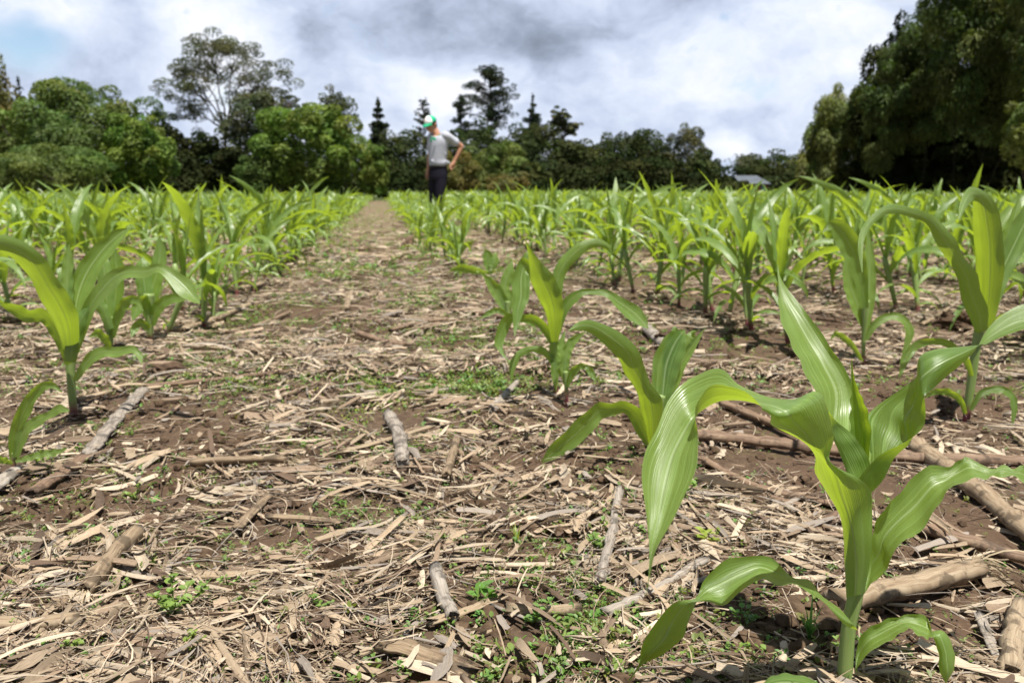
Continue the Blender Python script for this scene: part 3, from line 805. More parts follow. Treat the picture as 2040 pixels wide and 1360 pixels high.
# ---- the big plant in the foreground
h = Plant((1679, 1400), 'largest corn plant in front, its long leaf arching and drooping left')
h.stalk([(1677, 1420, 36), (1682, 1360, 33), (1690, 1253, 30), (1703, 1190, 32), (1708, 1130, 34), (1709, 1060, 36), (1709, 1000, 34)], .0, .05)
c2 = cv(1260, 700, 3.091)
def T2(a, m, b, da, dm, db):
    A, M, B = c2([a, m, b]); return ((*A, da), (*M, dm), (*B, db))
L1 = [((1686, 1190, -.004), (1704, 1186, -.0175), (1722, 1182, -.004)),
      ((1683, 1130, -.006), (1706, 1130, -.020), (1732, 1122, -.006)),
      ((1681, 1080, -.008), (1702, 1080, -.024), (1737, 1072, -.010)),
      ((1672, 1025, -.008), (1692, 1030, -.030), (1738, 1022, -.012)),
      ((1645, 975, .004), (1677, 985, -.032), (1734, 978, -.016)),
      ((1622, 940, .010), (1664, 945, -.034), (1706, 950, -.026)),
      T2((1128, 650), (1180, 655), (1220, 680), -.010, -.040, -.028),
      T2((1065, 565), (1110, 575), (1232, 560), -.02, -.050, -.028),
      T2((940, 500), (1050, 490), (1237, 490), -.025, -.055, -.028),
      T2((858, 446), (985, 425), (1205, 370), -.035, -.060, -.028),
      T2((850, 402), (960, 385), (1130, 246), -.050, -.058, -.022),
      T2((800, 362), (880, 340), (985, 288), -.060, -.050, -.018),
      T2((782, 335), (790, 322), (830, 285), -.066, -.046, -.016),
      T2((700, 242), (668, 300), (665, 205), -.070, -.044, -.016),
      T2((560, 209), (540, 302), (585, 132), -.075, -.044, -.018),
      T2((465, 224), (450, 345), (515, 104), -.078, -.046, -.022),
      T2((402, 300), (405, 372), (425, 135), -.080, -.050, -.030),
      T2((391, 395), (370, 410), (318, 192), -.080, -.060, -.036),
      T2((398, 500), (322, 490), (220, 305), -.078, -.062, -.044),
      T2((406, 600), (255, 620), (152, 480), -.076, -.060, -.050),
      T2((396, 692), (218, 735), (78, 615), -.074, -.058, -.054),
      T2((348, 832), (188, 862), (56, 762), -.072, -.058, -.056),
      T2((268, 1000), (160, 1012), (78, 932), -.072, -.060, -.058),
      T2((188, 1140), (130, 1150), (94, 1090), -.072, -.064, -.060),
      T2((138, 1240), (118, 1245), (104, 1220), -.072, -.066, -.062),
      ((1295, 1146, -.072), (1294, 1147, -.070), (1292, 1146, -.068)),
      ((1287, 1186, -.075), (1286.5, 1187, -.074), (1286, 1186, -.073))]
def lean(st, offs):
    f = np.interp(np.arange(len(st)), [a for a, b in offs], [b for a, b in offs])
    return [tuple((p[0], p[1], p[2] + o) for p in q) for q, o in zip(st, f)]
L1 = lean(L1, [(0, 0), (3, -.006), (10, -.10), (16, -.105), (18, -.11), (26, -.20)])
h.tri(L1, 96, 13, .0012, 9)
L2 = [((1735, 945, -.002), (1697, 965, -.012), (1730, 945, .012)),
      ((1733, 921, -.010), (1685, 935, -.006), (1736, 905, .020)),
      ((1716, 888, -.014), (1672, 900, .000), (1736, 880, .026)),
      ((1690, 858, -.010), (1660, 866, .010), (1732, 850, .030)),
      ((1650, 822, .000), (1662, 832, .026), (1720, 812, .032)),
      ((1622, 778, .008), (1664, 778, .036), (1702, 768, .034)),
      ((1597, 728, .016), (1638, 724, .044), (1675, 722, .038)),
      ((1579, 691, .024), (1614, 684, .050), (1647, 679, .044)),
      ((1557, 642, .036), (1588, 638, .056), (1617, 636, .052)),
      ((1551, 602, .050), (1567, 600, .062), (1588, 599, .060)),
      ((1551, 572, .060), (1556, 571, .066), (1566, 571, .066)),
      ((1549, 548, .068), (1551, 548, .070), (1554, 549, .070)),
      ((1549, 526, .074), (1549.6, 526, .075), (1550, 527, .075))]
L2 = lean(L2, [(0, 0), (3, .01), (12, .12)])
h.tri(L2, 64, 13, .0014, 9)
L3 = [((1706, 935, .004), (1716, 935, .014), (1728, 930, .006)),
      ((1694, 868, .000), (1712, 870, .016), (1735, 868, .004)),
      ((1694, 810, .000), (1708, 816, .014), (1728, 818, .004)),
      ((1695, 775, .002), (1702, 780, .010), (1713, 782, .004)),
      ((1695.5, 745, .004), (1698, 748, .007), (1702, 752, .005)),
      ((1696, 716, .006), (1696.4, 716, .007), (1697, 717, .006))]
h.tri(L3, 30, 7, .0012, 7)
L5 = [((1700, 985, -.012), (1728, 990, -.006), (1735, 960, .016)),
      ((1712, 950, -.020), (1762, 952, .000), (1733, 907, .024)),
      ((1752, 908, -.022), (1782, 905, .012), (1727, 850, .034)),
      ((1797, 884, -.020), (1806, 872, .020), (1728, 827, .040)),
      ((1836, 852, -.016), (1802, 836, .026), (1755, 802, .044)),
      ((1846, 827, -.012), (1818, 808, .030), (1789, 778, .044)),
      ((1841, 800, -.006), (1829, 782, .022), (1823, 753, .040)),
      ((1843, 786, .002), (1833, 757, .012), (1826, 726, .036)),
      ((1864, 770, .012), (1853, 738, .008), (1838, 706, .034)),
      ((1903, 736, .026), (1888, 717, .012), (1875, 694, .036)),
      ((1933, 708, .036), (1925, 700, .026), (1918, 690, .040)),
      ((1948, 690, .046), (1950, 688, .044), (1952, 687, .048)),
      ((1966, 657, .070), (1968, 674, .058), (1970, 684, .046)),
      ((1999, 625, .085), (2003, 652, .068), (2005, 667, .050)),
      ((2040, 606, .090), (2041, 638, .072), (2042, 655, .052)),
      ((2085, 612, .085), (2084, 638, .070), (2080, 652, .055)),
      ((2130, 640, .075), (2129, 644, .072), (2127, 648, .068))]
h.tri(L5, 64, 13, .0012, 6)
c3 = cv(1580, 860, 2.72)
def T3(u, l, du, dl, bow=.012):
    U, L = c3([u, l]); m = ((U[0] + L[0]) / 2, (U[1] + L[1]) / 2)
    return ((*U, du), (*m, (du + dl) / 2 + bow), (*L, dl))
L6 = [T3((372, 880), (384, 880), .0, .0, -.004), T3((405, 700), (420, 825), .004, -.006, .012), T3((415, 610), (450, 800), .008, -.010, .014),
      T3((430, 550), (512, 745), .010, -.016), T3((468, 452), (525, 682), .014, -.018), T3((540, 370), (600, 595), .016, -.020), T3((622, 280), (705, 518), .018, -.022),
      T3((722, 186), (784, 408), .020, -.022), T3((840, 188), (820, 335), .022, -.018), T3((900, 155), (900, 282), .022, -.012), T3((940, 134), (975, 252), .024, -.01, .006), T3((1020, 176), (1045, 256), .016, -.008, .004),
      T3((1092, 200), (1080, 238), .010, .002, .0), T3((1140, 175), (1130, 248), .018, -.004, -.004), T3((1192, 202), (1200, 238), .010, .0, .0),
      T3((1250, 180), (1250, 280), .014, -.006, .004), T3((1320, 250), (1310, 320), .01, -.006), T3((1400, 390), (1396, 398), .0, .0, 0)]
h.tri(L6, 60, 11, .0016, 11)
c6 = cv(1240, 520, 1.619)
def T6(u, l, du, dl, bow=.010):
    U, L = c6([u, l]); m = ((U[0] + L[0]) / 2, (U[1] + L[1]) / 2)
    return ((*U, du), (*m, (du + dl) / 2 + bow), (*L, dl))
L7 = [T6((728, 1150), (760, 1190), -.014, -.020, -.012), T6((700, 1118), (715, 1170), -.012, -.03, -.010), T6((642, 1078), (655, 1105), -.018, -.034, -.002),
      T6((605, 1028), (605, 1070), -.018, -.042, .004), T6((545, 1018), (550, 1040), -.024, -.046, .002), T6((490, 962), (500, 1046), -.022, -.052, .008),
      T6((440, 949), (445, 1024), -.026, -.056), T6((380, 954), (395, 1056), -.030, -.060), T6((320, 970), (330, 1106), -.034, -.064), T6((266, 1024), (280, 1100), -.040, -.066),
      T6((236, 1086), (244, 1097), -.052, -.060, .0), T6((172, 1098), (232, 1116), -.058, -.066, .004), T6((110, 1160), (205, 1180), -.062, -.072), T6((75, 1215), (196, 1214), -.066, -.078),
      T6((58, 1258), (122, 1272), -.070, -.080), T6((54, 1296), (66, 1300), -.076, -.080, .002), T6((18, 1352), (22, 1354), -.08, -.08, 0)]
h.tri(L7, 60, 11, .0010, 8)
L8 = [T3((336, 1290), (350, 1300), .0, -.006, -.006), T3((345, 1170), (352, 1268), .004, -.012), T3((375, 1092), (430, 1180), .006, -.018), T3((440, 1045), (508, 1140), .008, -.022), T3((520, 1010), (568, 1102), .008, -.026),
      T3((600, 995), (625, 1066), .008, -.028), T3((680, 983), (690, 1106), .006, -.032), T3((738, 1020), (735, 1118), .004, -.036), T3((752, 1076), (755, 1110), -.014, -.036, .002),
      T3((820, 1078), (768, 1132), -.018, -.030, -.006), T3((860, 1150), (790, 1212), -.022, -.030, -.008), T3((877, 1215), (790, 1282), -.026, -.032, -.008), T3((870, 1290), (812, 1332), -.030, -.034, -.006), T3((828, 1360), (826, 1362), -.034, -.034, 0)]
h.tri(L8, 50, 9, .0016, 10)
L9 = [((1666, 1392, -.01), (1668, 1400, -.018), (1670, 1405, -.02)), ((1640, 1364, -.02), (1643, 1376, -.03), (1648, 1390, -.05)), ((1600, 1346, -.02), (1602, 1362, -.035), (1604, 1388, -.06)),
      ((1560, 1341, -.02), (1560, 1358, -.04), (1560, 1388, -.065)), ((1528, 1352, -.03), (1528, 1366, -.045), (1530, 1392, -.065)), ((1492, 1392, -.05), (1492, 1394, -.055), (1493, 1398, -.06))]
h.tri(L9, 30, 9, .001, 5)

# ---- second plant of the first right row, behind the drooping leaf
c4 = cv(960, 460, 2.72)
p = Plant((1296, 905), 'corn plant just behind the drooping leaf, with a long leaf pointing lower left')
p.stalk(c4([(915, 1215, 34), (920, 1130, 40), (935, 1040, 50), (955, 960, 55), (975, 890, 45)]))
p.leaf(c4([(965, 1020, 60), (975, 930, 90), (985, 830, 130), (1000, 720, 150), (1040, 620, 140), (1075, 565, 80), (1100, 535, 8)]), 0, .05, .16, .1)
p.leaf(c4([(980, 1000, 60), (1010, 880, 90), (1040, 790, 80), (1090, 700, 60), (1150, 610, 40), (1198, 538, 4)]), .02, .06, .2)
p.leaf(c4([(1000, 800, 40), (1025, 680, 90), (1050, 580, 85), (1045, 530, 30), (1040, 516, 4)]), .03, .06, .2)
p.leaf(c4([(1100, 640, 20), (1125, 580, 50), (1140, 555, 40), (1150, 600, 10)]), .05, .07, -.2)
p.leaf(c4([(925, 1150, 46), (928, 1040, 90), (915, 930, 125), (880, 850, 90), (825, 750, 110), (790, 660, 120), (700, 580, 100), (600, 520, 70), (530, 515, 50), (470, 540, 4)]), -.02, -.30, -.2, -.1)
p.leaf(c4([(912, 1160, 40), (870, 1080, 70), (835, 1000, 80), (780, 955, 65), (710, 965, 70), (640, 975, 90), (580, 1030, 100), (500, 1110, 105), (400, 1190, 85), (322, 1256, 6)]), -.01, -.08, .12, .2, .003)
p.leaf(c4([(900, 1320, 20), (850, 1310, 34), (800, 1285, 40), (740, 1282, 40), (690, 1305, 50), (640, 1335, 40), (615, 1352, 3)]), -.01, -.05, .12, .25)
# ---- third: tall one with the hanging leaf
p = Plant((1110, 800), 'tall corn plant in the first right row, long pale leaf arching over right')
p.stalk(c4([(405, 925, 24), (400, 800, 28), (393, 690, 34), (390, 600, 40), (395, 520, 44), (400, 460, 40)]))
p.leaf(c4([(395, 600, 40), (396, 500, 75), (390, 420, 105), (365, 340, 125), (325, 260, 125), (290, 185, 70), (265, 120, 30), (235, 50, 4)]), -.02, -.24, -.2)
p.leaf(c4([(400, 540, 40), (400, 420, 60), (400, 320, 70), (420, 230, 72), (480, 140, 70), (560, 80, 58), (630, 65, 45), (680, 85, 30), (705, 125, 4)]), .02, .04, -.15)
p.leaf(c4([(350, 330, 60), (290, 240, 80), (235, 190, 90), (212, 260, 98), (212, 350, 90), (195, 430, 64), (182, 520, 24), (178, 570, 4)]), -.02, -.12, .14, .1)
p.leaf(c4([(402, 560, 40), (425, 460, 60), (470, 385, 60), (540, 335, 40), (610, 330, 30), (680, 340, 40), (740, 385, 62), (820, 440, 85), (870, 490, 60), (902, 530, 4)]), -.01, -.06, .15, .2, .004)
p.leaf(c4([(398, 620, 40), (350, 540, 50), (290, 480, 45), (215, 475, 40), (155, 470, 55), (110, 540, 62), (92, 610, 45), (110, 660, 20), (140, 700, 4)]), -.01, -.08, .14, .2)
p.leaf(c4([(470, 830, 20), (430, 760, 36), (385, 700, 40), (330, 650, 40), (265, 640, 34), (200, 670, 40), (165, 740, 36), (160, 825, 4)]), -.03, -.08, -.12)
p.leaf(c4([(395, 600, 60), (400, 660, 64), (395, 730, 46), (398, 800, 36), (402, 872, 4)]), -.04, -.06, .15)
# ---- small one in front of it
p = Plant((1130, 825), 'small thin corn seedling with a reddish stem, in front of the tall right-row plant')
p.stalk(c4([(462, 995, 20), (460, 920, 20), (457, 840, 24), (453, 760, 26)]))
p.leaf(c4([(455, 830, 30), (450, 740, 46), (460, 660, 52), (490, 600, 48), (560, 545, 4)]), 0, .02, .15)
p.leaf(c4([(458, 800, 24), (440, 700, 40), (430, 620, 40), (450, 540, 4)]), .01, .04, .15)
p.leaf(c4([(462, 840, 20), (490, 770, 40), (530, 735, 36), (570, 740, 30), (600, 780, 34), (620, 815, 4)]), -.01, -.04, .15)
# ---- fourth
p = Plant((1013, 668), 'short bright corn plant just left of the tall right-row plant with the arching leaf')
p.stalk(c4([(145, 570, 26), (143, 500, 26), (140, 440, 30), (138, 380, 30)]))
p.leaf(c4([(140, 460, 40), (125, 360, 60), (125, 290, 60), (150, 220, 50), (165, 160, 4)]), 0, .03, -.2)
p.leaf(c4([(140, 440, 40), (100, 360, 64), (60, 300, 60), (20, 250, 24), (-10, 225, 4)]), -.01, .0, .15)
p.leaf(c4([(142, 460, 24), (90, 430, 30), (40, 445, 30), (-10, 475, 4)]), -.02, -.05, .15)
p.leaf(c4([(145, 420, 40), (190, 300, 50), (215, 200, 50), (240, 130, 30), (250, 110, 4)]), .04, .08, .15)
p.leaf(c4([(145, 480, 30), (190, 470, 40), (240, 480, 44), (290, 520, 6)]), .02, .04, .15)
# ---- fifth, sixth of the first right row
p = Plant((980, 552), 'little corn seedling of the first right row, beyond the short bright plant')
c7 = cv(900, 340, 3.4)
p.stalk(c7([(262, 725, 26), (262, 680, 28), (262, 640, 30)]))
p.leaf(c7([(262, 690, 40), (250, 620, 70), (240, 560, 60), (230, 530, 4)]), 0, .02, .15)
p.leaf(c7([(264, 690, 40), (285, 620, 60), (295, 570, 30), (300, 550, 4)]), 0, .02, -.15)
p.leaf(c7([(262, 700, 24), (200, 690, 40), (130, 670, 50), (60, 660, 50), (-20, 680, 6)]), -.02, -.2, .15, .2)
p = Plant((904, 530), 'lone corn plant with two leaves in a wide V, nearest to the standing man')
p.stalk(c7([(14, 650, 26), (12, 600, 28), (12, 540, 30)]))
p.leaf(c7([(14, 590, 36), (35, 500, 52), (70, 430, 56), (105, 370, 46), (132, 310, 4)]), 0, .05, .15)
p.leaf(c7([(12, 590, 36), (-5, 500, 50), (-30, 420, 46), (-70, 360, 6)]), 0, .05, .15)
p.leaf(c7([(12, 560, 30), (8, 460, 50), (5, 390, 50), (0, 330, 6)]), .02, .05, -.2)
p.leaf(c7([(14, 610, 26), (50, 550, 40), (90, 505, 44), (150, 480, 6)]), -.02, -.1, .15)
# ---- left row
c5 = cv(0, 400, 2.4288)
p = Plant((147, 828), 'largest corn plant of the left row, purple stem base, leaves in a V')
p.stalk(c5([(360, 1060, 36), (350, 960, 38), (344, 860, 42), (340, 760, 46), (340, 660, 56), (338, 580, 60)]))
p.leaf(c5([(345, 770, 60), (338, 660, 90), (322, 580, 122), (285, 500, 130), (235, 420, 118), (175, 320, 116), (100, 245, 100), (0, 205, 84), (-70, 205, 50), (-130, 240, 5)]), -.02, -.38, -.2, 0, .003)
p.leaf(c5([(348, 660, 50), (362, 540, 80), (385, 430, 112), (430, 330, 108), (500, 235, 92), (575, 165, 60), (628, 132, 4)]), .02, .12, .18)
p.leaf(c5([(338, 600, 40), (328, 480, 56), (325, 380, 58), (330, 280, 50), (334, 210, 5)]), .03, .07, .18)
p.leaf(c5([(352, 740, 50), (400, 600, 60), (450, 490, 70), (530, 390, 80), (610, 345, 66), (700, 345, 50), (770, 325, 45), (840, 370, 70), (900, 425, 88), (940, 470, 50), (968, 498, 4)]), -.03, -.15, .14, .2, .004)
p.leaf(c5([(335, 790, 40), (305, 710, 46), (260, 620, 56), (215, 560, 66), (130, 555, 66), (60, 520, 50), (5, 505, 6)]), -.02, -.12, .14, .2, .004)
p.leaf(c5([(362, 870, 26), (400, 810, 40), (440, 760, 56), (500, 730, 54), (570, 732, 48), (640, 718, 36), (675, 750, 30), (688, 790, 4)]), -.03, -.10, .14, .2)
p.leaf(c5([(340, 780, 56), (350, 690, 70), (385, 590, 70), (420, 530, 40), (440, 490, 5)]), -.05, -.04, -.15)
p = Plant((25, 948), 'small pale corn seedling with one curled leaf, nearest the left edge')
p.stalk(c5([(55, 1330, 22), (66, 1270, 24), (72, 1220, 30)]))
p.leaf(c5([(68, 1260, 40), (72, 1170, 66), (92, 1080, 72), (130, 990, 62), (190, 910, 46), (250, 890, 34), (300, 925, 5)]), 0, -.03, .15)
p.leaf(c5([(75, 1240, 36), (110, 1130, 54), (170, 1070, 50), (240, 1035, 36), (290, 1005, 44), (335, 1015, 12)]), -.01, -.05, .12, .2)
p.leaf(c5([(75, 1260, 14), (130, 1245, 30), (200, 1225, 34), (270, 1215, 30), (322, 1200, 4)]), -.02, -.05, .12, .2)
p.leaf(c5([(60, 1270, 14), (20, 1255, 34), (-40, 1250, 30), (-80, 1265, 4)]), -.02, -.05, .12, .2)
p = Plant((219, 712), 'pale corn plant just right of the largest left-row plant')
p.stalk(c5([(535, 765, 24), (535, 700, 26), (534, 620, 32), (534, 560, 40)]))
p.leaf(c5([(535, 640, 44), (520, 520, 76), (510, 400, 76), (500, 300, 60), (495, 250, 5)]), 0, .05, -.18)
p.leaf(c5([(540, 620, 44), (555, 500, 70), (565, 390, 72), (562, 300, 66), (555, 235, 6)]), .03, .08, .15)
p.leaf(c5([(535, 620, 36), (500, 530, 56), (460, 480, 60), (420, 420, 56), (400, 380, 6)]), -.02, .0, -.15)
p.leaf(c5([(540, 660, 30), (570, 560, 46), (610, 490, 50), (660, 480, 40), (690, 520, 5)]), -.01, -.06, .15)
p.leaf(c5([(535, 720, 20), (510, 670, 40), (470, 640, 40), (430, 660, 4)]), -.02, -.08, .15)
p = Plant((301, 690), 'corn plant with a dark wrinkled stem, right of the pale left-row plant')
p.stalk(c5([(728, 720, 20), (726, 640, 30), (722, 540, 46), (720, 450, 50)]))
p.leaf(c5([(722, 540, 60), (735, 440, 80), (760, 340, 76), (775, 250, 60), (770, 170, 6)]), .02, .08, .15)
p.leaf(c5([(720, 540, 50), (700, 420, 80), (690, 320, 70), (690, 270, 6)]), 0, .05, -.15)
p.leaf(c5([(722, 560, 50), (690, 480, 60), (665, 520, 60), (640, 580, 6)]), -.02, -.06, .15)
p.leaf(c5([(728, 600, 40), (760, 520, 60), (810, 480, 50), (870, 470, 40), (900, 480, 4)]), -.01, -.06, .15, .15)
p.leaf(c5([(722, 620, 36), (680, 590, 40), (650, 620, 40), (635, 660, 4)]), -.02, -.07, .15)
# ---- right row two, near the right edge
p = Plant((1925, 838), 'tall corn plant at the right edge with broad upright yellow-green leaves')
c1 = cv(1400, 320, 2.519)
p.stalk(c1([(1320, 1310, 34), (1335, 1200, 40), (1352, 1080, 44), (1368, 960, 46), (1385, 860, 48), (1400, 780, 56)]))
p.leaf(c1([(1400, 860, 60), (1385, 770, 100), (1350, 680, 110), (1325, 580, 100), (1270, 490, 80), (1215, 400, 90), (1150, 310, 66), (1060, 265, 45), (950, 240, 50), (870, 280, 40), (810, 350, 34), (792, 440, 26), (800, 560, 4)]), -.02, -.42, -.18, 0, .004)
p.leaf(c1([(1415, 840, 60), (1432, 720, 110), (1440, 580, 135), (1440, 440, 150), (1425, 310, 140), (1400, 200, 100), (1350, 165, 70), (1310, 220, 40), (1285, 300, 4)]), .0, -.30, -.18)
p.leaf(c1([(1425, 820, 50), (1460, 680, 80), (1500, 560, 100), (1560, 430, 116), (1625, 300, 110), (1690, 210, 80), (1760, 180, 10)]), .0, .10, .18)
p.leaf(c1([(1425, 760, 50), (1480, 560, 66), (1530, 400, 70), (1570, 270, 50), (1598, 170, 5)]), .06, .14, .18)
p.leaf(c1([(1318, 1270, 20), (1295, 1205, 32), (1240, 1165, 34), (1170, 1160, 28), (1110, 1190, 4)]), -.02, -.06, .15, .2)
p.leaf(c1([(1345, 1250, 20), (1395, 1170, 32), (1460, 1148, 36), (1520, 1155, 36), (1560, 1200, 36), (1562, 1260, 30), (1553, 1330, 4)]), -.02, -.06, .15, .2)
p.leaf(c1([(1350, 1080, 24), (1320, 1000, 36), (1250, 930, 36), (1160, 905, 34), (1070, 930, 40), (1020, 990, 46), (985, 1095, 5)]), -.02, -.12, .15, .2)
p = Plant((1720, 722), 'narrow dark-green corn plant right behind the tip of the big upright leaf')
p.stalk(c1([(806, 1040, 18), (806, 940, 20), (810, 860, 24), (814, 780, 34), (818, 700, 40)]))
p.leaf(c1([(815, 840, 40), (828, 700, 72), (838, 560, 64), (835, 440, 40), (828, 340, 4)]), 0, .06, .18)
p.leaf(c1([(808, 820, 40), (775, 720, 72), (740, 630, 66), (722, 540, 40), (715, 480, 4)]), 0, .04, .15)
p.leaf(c1([(812, 740, 40), (795, 600, 70), (770, 500, 100), (735, 420, 115), (690, 350, 100), (640, 325, 50), (600, 360, 4)]), -.02, -.08, .15)
p.leaf(c1([(818, 900, 22), (850, 840, 36), (900, 795, 40), (960, 780, 38), (1010, 800, 40), (1040, 860, 44), (1025, 920, 30), (1000, 970, 4)]), -.02, -.06, .15, .2)
p.leaf(c1([(800, 1010, 16), (760, 940, 26), (710, 890, 32), (665, 870, 26), (640, 900, 4)]), -.02, -.06, .15, .2)

# ---------------------------------------------------------------- the rest of the field
def gen_plant(seed, res=1.0, vig=1.0):
    """stalk and leaves in metres about the origin: list of (kind, V, faces, uv)"""
    r = np.random.default_rng(seed); out = []
    lean = r.normal(0, .03, 2); hs = .21 * vig * r.uniform(.9, 1.1)
    n = 8 if res >= 1 else 4
    z = np.linspace(-.015, hs, n)
    P = np.stack([lean[0] * z / hs, lean[1] * z / hs, z], -1)
    rad = np.interp(z / hs, [0, .35, .8, 1], [.0085, .0095, .013, .010]) * vig
    V, f, uv = tube(P, rad, 8 if res >= 1 else 5); uv = np.stack([uv[:, 0], np.maximum(V[:, 2], 0)], -1)
    out.append(('stalk', V, f, uv))
    spec = [(.03, .14, .6, 1.7, .024), (.055, .24, .75, 2.1, .034), (.09, .36, .95, 2.4, .046), (.13, .46, 1.10, 2.5, .058), (.16, .47, 1.28, 1.9, .064), (.175, .40, 1.40, 1.0, .056), (.185, .30, 1.5, .35, .034)]
    if r.random() < .35: spec = spec[1:]
    a0 = r.uniform(0, 6.28)
    for i, (hh, L, e0, dr, W) in enumerate(spec):
        ns = max(5, int((14 + 10 * (L > .3)) * res)); nc = 7 if res >= 1 else 3
        L *= vig * r.uniform(.8, 1.2); W *= vig * r.uniform(.72, 1.08); dr *= r.uniform(.5, 1.2); e0 += r.normal(0, .08)
        az = a0 + (i % 2) * math.pi + r.normal(0, .35)
        s = np.linspace(0, 1, ns)
        el = e0 - dr * s ** r.uniform(1.1, 1.8); az_s = az + r.normal(0, .35) * s
        d = np.stack([np.cos(el) * np.cos(az_s), np.cos(el) * np.sin(az_s), np.sin(el)], -1)
        C = np.concatenate([[[0, 0, 0]], np.cumsum((d[1:] + d[:-1]) * .5 * L / (ns - 1), 0)])
        h0 = hh * vig * 1.08; C += np.array([lean[0] * h0 / hs, lean[1] * h0 / hs, h0])
        sd = np.stack([-np.sin(az_s), np.cos(az_s), 0 * s], -1); up = np.cross(d, sd) * -1
        up = np.where(up[:, 2:3] * np.cos(el)[:, None] < 0, up, up)
        tw = r.normal(0, .8) * s ** 1.4 + r.normal(0, .15)
        side = sd * np.cos(tw)[:, None] + np.cross(sd, d) * np.sin(tw)[:, None]
        nr = np.cross(d, side)
        nr = np.where((np.sum(nr * np.cross(d, sd), 1) > 0)[:, None], nr, nr)
        w = W * (.42 + .58 * sstep(0, .38, s)) * np.maximum(1 - s ** 2.6, .02) ** .85
        fo = .75 * (1 - s) ** 1.5 + .12
        if i == len(spec) - 1: fo = .9 * (1 - s) + .2
        A = C + side * (w / 2 * np.cos(fo))[:, None] + nr * (w / 2 * np.sin(fo))[:, None]
        B = C - side * (w / 2 * np.cos(fo))[:, None] + nr * (w / 2 * np.sin(fo))[:, None]
        V, f, uv = tri_leaf(A, C, B, ns, nc, W * .09 if res >= 1 else 0, seed * 9 + i, 3 + 9 * L)
        out.append(('leaf', V, [f], uv))
    return out

NPROTO = 12
PROTO = []
for i in range(NPROTO):
    g = gen_plant(100 + i)
    PROTO.append([(k, mesh_np(k, V, f, M_STALK if k == 'stalk' else M_LEAF, uv)) for k, V, f, uv in g])
LOW = []
for i in range(10):
    g = gen_plant(200 + i, .42)
    vs, q, t3, us, mi4, mi3, n = [], [], [], [], [], [], 0
    for k, V, f, uv in g:
        for ff in f:
            ff = np.asarray(ff)
            (q if ff.shape[1] == 4 else t3).append(ff + n)
            (mi4 if ff.shape[1] == 4 else mi3).append(np.full(len(ff), 0 if k == 'leaf' else 1))
        vs.append(V); us.append(uv); n += len(V)
    LOW.append((np.concatenate(vs), np.concatenate(us), np.concatenate(q), np.concatenate(mi4), np.concatenate(t3), np.concatenate(mi3)))

ORD = ['first', 'second', 'third', 'fourth', 'fifth', 'sixth', 'seventh', 'eighth', 'ninth', 'tenth', 'eleventh', 'twelfth', 'thirteenth', 'fourteenth', 'fifteenth', 'sixteenth', 'seventeenth', 'eighteenth', 'nineteenth']
TENS = {20: ('twentieth', 'twenty'), 30: ('thirtieth', 'thirty'), 40: ('fortieth', 'forty'), 50: ('fiftieth', 'fifty'), 60: ('sixtieth', 'sixty'), 70: ('seventieth', 'seventy'), 80: ('eightieth', 'eighty'), 90: ('ninetieth', 'ninety')}
def ordn(i):
    if i <= 19: return ORD[i - 1]
    a, b = divmod(i, 10)
    return TENS[a * 10][0] if b == 0 else TENS[a * 10][1] + '-' + ORD[b - 1]

def field():
    r = np.random.default_rng(77)
    rows = [('right', j, .47 + .93 * j) for j in range(0, 44)] + [('left', j, -.78 - .86 * j) for j in range(0, 62)]
    pts = []
    for side, j, off in rows:
        t = .6
        t0 = 0
        if side == 'right' and j == 0: t0 = 5.0
        if side == 'right' and j == 1: t0 = 2.65
        if side == 'left' and j == 0: t0 = 3.25
        while t < 62:
            t += (.16 if j == 0 and t > 6 else (.165 if t < 9 else .19)) * r.uniform(.6, 1.45) * (1 if t < 25 else 1.4)
            o = off + r.normal(0, .075 if t > 5 else .05)
            X = RU * t + RV * o
            px, py, f = proj(np.array([X[0], X[1], .25]))
            if t < t0 or X[1] < 1.15 or (side == 'right' and j == 0 and t < 7 and r.random() < .55): continue
            if px < -1100 or px > 3100 or (X[1] < 1.6 and not -330 < px < 2370): continue
            if X[1] > 47 + 3 * math.sin(X[0] * .3): continue
            if px > 1560 and X[1] > 27 + max(0, 1900 - px) * .02 - max(0, px - 2100) * .006: continue
            if side == 'left' and 30 < X[1] < 39 and px > 480: continue      # bare strip
            if side == 'left' and j == 1 and X[1] < 2.25: continue
            if r.random() < .05: continue
            # the man's standing spot and the named plants stay clear
            pts.append((X[1], X[0], side, j, px, r.random()))
    return pts

